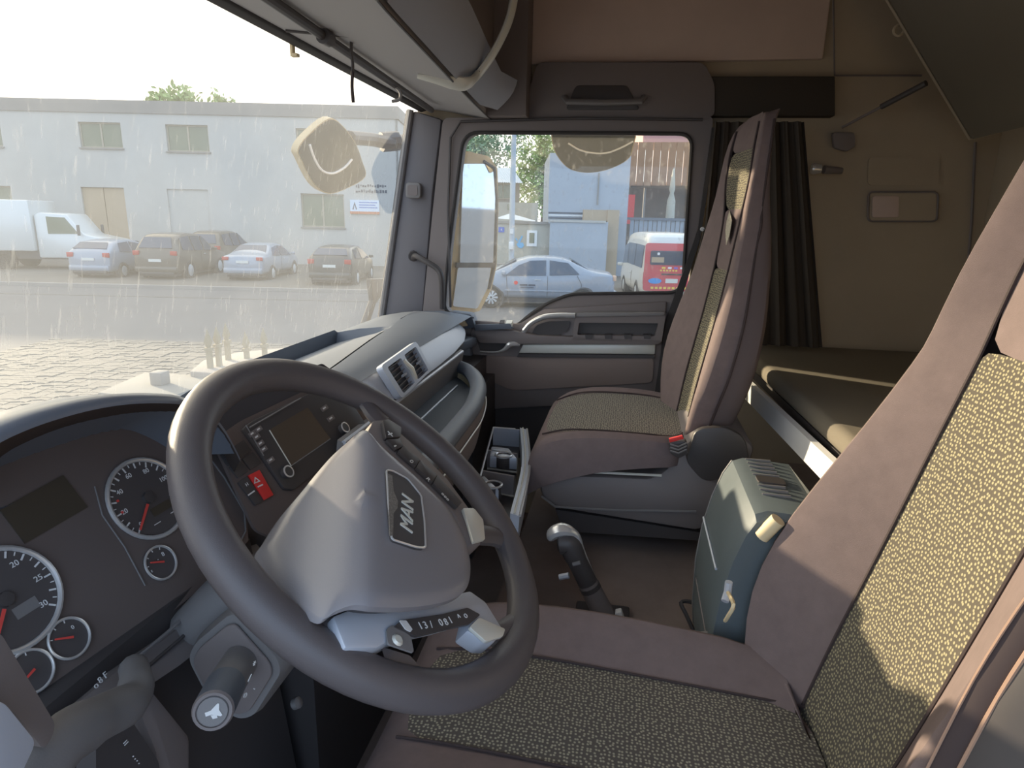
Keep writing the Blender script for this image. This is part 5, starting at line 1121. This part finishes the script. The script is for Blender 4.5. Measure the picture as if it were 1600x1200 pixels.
P('folded_canopy', lathe([(0, ph), (.06, ph - .1), (.16, (ph + pb_) / 2 + .2), (.10, (ph + pb_) / 2), (.22, (ph + pb_) / 2 - .4), (.24, pb_), (0, pb_)], 12), mat('parasol_cloth', (186, 182, 168), .9), t, local=True); P('pole', lathe([(.03, 0), (.03, ph), (0, ph)], 8), M_parapet, t, local=True)
P('band', lathe([(.20, pb_ + .75), (.205, pb_ + .6)], 12), M_red, t, local=True)
lu, _ = HV(801, 300, 28.5)
t = thing('lamp_post', 'pale blue grey lamp post rising in front of the compound wall', 'lamp post', ME @ T(lu, 28.5, 0))
P('post', lathe([(.15, 0), (.15, .5), (.125, .6), (.10, 9), (0, 9)], 14), mat('post_paint', (176, 184, 192), .6), t, local=True)
P('switch_box', cbox(.2, .12, .32).mv((-.02, -.18, 1.55)), M_white, t, local=True, bevel=.01); P('notice', cbox(.14, .02, .2).mv((0, -.15, 2.15)), M_white, t, local=True)
P('lamp_arm', tube([V((0, 0, 8.9)), V((-.4, 0, 9.3)), V((-1.4, 0, 9.4))], .05, 8), M_parapet, t, local=True)
t = thing('house', 'beige house with a corrugated sloping roof beyond the compound wall', 'house', ME @ T(HV(800, 400, 46)[0], 46, 0))
P('wall_block', ebox(745, 316, 838, 500, 46, 5), M_beige, t); P('upper_wall', ebox(748, 283, 812, 317, 47, 4), mat('grey_wall', (150, 140, 128), .9), t)
wf = P('window_frame', ebox(757, 286, 800, 311, 46.9, .1), M_wframe, t); 
for k in range(3): P('pane', ebox(759 + k * 14, 289, 771 + k * 14, 309, 46.85, .06), M_wglass, wf)
u0, h0 = HV(742, 285, 46.4); u1, h1 = HV(818, 266, 46.4)
rows = []
for k in range(45):
    u = u0 + (u1 - u0) * k / 44; dz = .05 * (k % 2); rows.append([ME @ V((u, 46.2, h0 + dz)), ME @ V((u - .8, 49.5, h1 + .35 + dz))])
P('corrugated_roof', grid(rows), mat('roof_sheet', (196, 200, 204), .5), t, flat=True)
P('side_window', ebox(793, 319, 796, 328, 45.95, .06), M_wglass, t)
t = thing('canvas_canopy', 'white peaked canvas canopy behind the compound wall', 'canopy', ME @ T(HV(803, 400, 38)[0], 38, 0))
ap = ME @ V((HV(797, 333, 38)[0], 39.5, HV(797, 333, 38)[1])); cs = [ME @ V((HV(x, y, 38)[0], v, HV(x, y, 38)[1])) for x, y, v in ((774, 341, 38), (836, 346, 38), (840, 345, 41.5), (772, 341, 41.5))]
P('canvas', G([ap] + cs, [(0, 1, 2), (0, 2, 3), (0, 3, 4), (0, 4, 1)]), mat('canvas', (222, 222, 220), .8), t, flat=True, fixn=False)
for c in cs: P('pole', tube([V((c.x, c.y, GZ)), c], .05, 6), M_parapet, t)
t = thing('concrete_blocks', 'two pale concrete blocks at the foot of the compound wall', 'blocks', ME @ T(HV(785, 420, 29)[0], 29, 0))
P('block', ebox(776, 412, 793, 500, 29, .5), M_parapet, t); P('block', ebox(768, 416, 776, 500, 29.3, .5), M_facade, t)

# ------------------------------------------------------------------ trees
def tree(px, py, pw, ph_, v, m, label, n, seed, ls=.16):
    R = random.Random(seed); u, h = HV(px, py, v); ru = pw * v / 1000 / 2; rh = ph_ * v / 1000 / 2
    t = thing('tree', label, 'tree', ME @ T(u, v, 0), 'trees behind the buildings')
    P('trunk', tube([V((0, 0, 0)), V((.1, 0, h * .5)), V((0, .1, h))], [.28, .2, .08], 8), M_trunk, t, local=True)
    cl = [V((R.gauss(0, .5) * ru, R.gauss(0, .5) * ru, h + R.gauss(0, .45) * rh)) for _ in range(26)]
    for c in cl[:8]: P('branch', tube([V((0, .1, h * .6)), (V((0, .1, h * .8)) + c) / 2, c], [.09, .05, .02], 6), M_trunk, t, local=True)
    vs, fs = [], []
    for _ in range(n):
        c = R.choice(cl); p = c + V((R.gauss(0, .3) * ru * .8, R.gauss(0, .3) * ru * .8, R.gauss(0, .3) * rh * .8))
        a = V((R.uniform(-1, 1), R.uniform(-1, 1), R.uniform(-1, 1))).normalized(); b = a.orthogonal().normalized(); s_ = ls * R.uniform(.6, 1.4); k = len(vs)
        vs += [p - a * s_, p + b * s_ * .45, p + a * s_, p - b * s_ * .45]; fs.append((k, k + 1, k + 2, k + 3))
    P('crown', G(vs, fs), m, t, local=True, flat=True, kind='stuff', fixn=False)
M_trunk = mat('bark', (110, 94, 78), .9); M_leaf = mat('leaf_cool', (110, 138, 104), .7, var=(1.5, .25)); M_leaf2 = mat('leaf_warm', (136, 156, 92), .7, var=(1.5, .25))
tree(752, 232, 100, 90, 62, M_leaf, 'blue green tree behind the corrugated roof', 3600, 2, .2)
tree(850, 258, 75, 130, 56, M_leaf2, 'bright green tree rising behind the white block', 3400, 3, .2)
tree(276, 160, 62, 40, 58, M_leaf2, 'tree top showing over the roof edge of the white building', 900, 4, .26)
tree(345, 170, 26, 32, 52, M_leaf2, 'small sprig of tree over the roof edge, right of the larger one', 300, 5, .24)
tree(915, 215, 60, 60, 70, M_leaf, 'dark tree half hidden above the white block', 1400, 6, .2)

# ------------------------------------------------------------------ concrete block, picket fence and truck mirrors
BT = .55
cb = thing('concrete_block', 'pale concrete block with a stub on top, below the windscreen', 'block', H(230, 610, z=GZ))
tp = [H(*p, z=GZ + BT) for p in ((152, 613), (226, 581), (392, 590), (420, 640))]; 
P('block', prism([p - V((0, 0, BT)) for p in tp], (0, 0, BT)), mat('concrete', (124, 123, 119), .9, var=(3, .08)), cb, bevel=.02)
c = H(251, 600, z=GZ + BT); P('stub', prism([c + V((a, b, 0)) for a, b in ((-.08, -.08), (.08, -.08), (.08, .08), (-.08, .08))], (0, 0, .16)), M_parapet, cb, bevel=.01)
pw = thing('planter_edge', 'low pale ledge beside the concrete block', 'ledge', H(335, 575, z=GZ))
tp = [H(*p, z=GZ + .62) for p in ((296, 580), (318, 562), (372, 550), (480, 540), (430, 590))]
P('ledge', prism([p - V((0, 0, .62)) for p in tp], (0, 0, .62)), M_parapet, pw, bevel=.02)
pf = thing('picket_fence', 'short row of spear topped pickets beyond the ledge', 'fence', H(350, 570, z=GZ))
for px, pt, pb_ in ((326, 515, 575), (340, 510, 572), (354, 505, 562), (383, 518, 560), (411, 512, 556)):
    b_ = MEI @ H(px + 3, pb_, z=GZ + .62); vq_ = b_.y; u0, h0 = b_.x, 0.0; h1 = HV(px, pt, vq_)[1]
    P('picket', etf(gsum([box((u0 - .03, vq_ - .03, .62), (u0 + .03, vq_ + .03, h1 - .26)), box((u0 - .045, vq_ - .045, h1 - .28), (u0 + .045, vq_ + .045, h1 - .24)),
        loft([[V((u0 + a * r_, vq_ + b * r_, h)) for a, b in ((-1, -1), (1, -1), (1, 1), (-1, 1))] for r_, h in ((.018, h1 - .24), (.04, h1 - .17), (.004, h1))])])), mat('picket_paint', (150, 140, 118), .7) if px == 326 else bpy.data.materials['picket_paint'], pf)
M_mirror = mat('mirror_glass', (225, 228, 232), .03, 1); M_mirror2 = mat('dull_mirror_glass', (84, 84, 80), .25, 0)
M_house = mat('mirror_housing', (176, 162, 132), .6, var=(8, .1)); 
mn = V((-.812, .583, -.03)).normalized(); mo = H(745, 330, y=-1.25)
t = thing('door_mirror', 'tall exterior door mirror with a wide angle glass below it', 'mirror', mo + V((0, 0, -.3)))
def MP(px, py, h=0): return HP(px, py, mo + mn * h, mn)
hs = [MP(x, y, -.012) for x, y in ((706, 240), (730, 236), (764, 244), (777, 262), (779, 320), (776, 415), (768, 452), (750, 486), (720, 492), (694, 488), (697, 400))]
P('housing', loft([rpoly(hs, .01), [p - mn * .05 for p in rpoly(hs, .01)], [MP(738, 360, -.10) + (p - MP(738, 360, -.012)) * .72 for p in rpoly(hs, .01)]]), M_house, t)
P('main_glass', prism(rpoly([MP(x, y, -.010) for x, y in ((722, 256), (756, 256), (769, 266), (772, 310), (769, 411), (717, 411))], .01), mn * .006), M_mirror, t)
P('wide_glass', prism(rpoly([MP(x, y, -.010) for x, y in ((714, 417), (766, 417), (760, 450), (744, 482), (706, 478))], .01), (mn + V((0, 0, -.10))) * .006), M_mirror, t)
P('glass_divider', prism([MP(x, y, -.006) for x, y in ((712, 410), (771, 410), (770, 418), (711, 418))], mn * .008), M_black, t)
P('housing_edge', tube([MP(x, y, -.008) for x, y in ((756, 252), (772, 262), (776, 310), (773, 412), (764, 452))], .006, 6), M_black, t)
P('mirror_arm', tube([MP(712, 236, -.05), MP(705, 226, -.03) + V((.02, .06, .03)), H(700, 205, y=-1.05)], .018, 8), M_black, t)
kn = V((-.1, .86, -.5)).normalized(); ko = H(930, 235, y=-1.30)
t = thing('kerb_mirror', 'rounded kerb view mirror hanging outside over the door window', 'mirror', ko)
def KP(px, py, h=0): return HP(px, py, ko + kn * h, kn)
kx = smooth_path([KP(x, y) for x, y in ((868, 200), (863, 224), (872, 246), (890, 264), (918, 270), (950, 265), (980, 250), (989, 232), (990, 196), (930, 185))], 4, closed=True)
P('housing', loft([kx, [p - kn * .03 for p in kx], [KP(928, 225, -.07) + (p - KP(928, 225)) * .7 for p in kx]]), M_house, t)
P('glass', prism([KP(928, 228) + (p - KP(928, 228)) * .97 for p in kx], kn * .004), M_mirror2, t)
P('painted_glint', tube(smooth_path([KP(x, y, .006) for x, y in ((888, 224), (905, 234), (925, 239), (948, 239), (970, 231), (989, 221))], 4), .003, 6), M_white, t)  # white tube draws the light arc on the mirror as a painted highlight
P('bracket', tube([KP(940, 190, -.03), H(935, 170, y=-1.07)], .02, 8), M_black, t)
fx_ = 1.02; fn_ = V((-.9, .35, -.25)).normalized(); fo = H(517, 245, x=fx_)
t = thing('front_mirror', 'diamond shaped front mirror on a dark arm beyond the windscreen', 'mirror', fo)
def FP(px, py, h=0): return HP(px, py, fo + fn_ * h, fn_)
kx = smooth_path([FP(x, y) for x, y in ((514, 185), (536, 197), (556, 225), (566, 252), (571, 276), (545, 293), (514, 303), (490, 288), (470, 250), (465, 234), (480, 212))], 4, closed=True)
P('housing', loft([kx, [p - fn_ * .03 for p in kx], [FP(517, 245, -.08) + (p - fo) * .7 for p in kx]]), M_house, t)
P('glass', prism([fo + (p - fo) * .965 for p in kx], fn_ * .004), mat('dark_mirror_glass', (44, 46, 46), .3), t)
P('painted_glint', tube(smooth_path([FP(x, y, .006) for x, y in ((484, 226), (491, 247), (503, 266), (520, 271), (538, 262), (550, 249))], 4), .004, 6), M_white, t)  # sun glint on the mirror rim, painted as a white tube
P('mirror_arm', tube(smooth_path([FP(545, 215, -.05), H(580, 218, x=.98), H(610, 222, x=.93), H(660, 214, x=.86)], 4), [.030] * 9 + [.026, .03, .034, .034], 10, squash=.8), M_black, t)
P('arm_joint', tube([H(596, 222, x=.96), H(622, 220, x=.91)], .036, 10), M_black, t)
tag(P('windscreen_wiper', gsum([prism([H(*p, x=.90) for p in ((580, 436), (602, 435), (597, 462), (588, 474), (560, 560), (553, 556), (584, 470))], (.02, 0, 0))]), M_black, bevel=.003), 'black wiper arm end beyond the lower corner of the windscreen', 'wiper')
tag(P('cargo_box', box((-8.5, -1.25, GZ + .9), (-1.5, 1.25, GZ + 3.4)), mat('cargo_paint', (206, 186, 146), .7), bevel=.03), 'cream cargo box of the truck behind the cab, seen in the door mirror', 'cargo box')
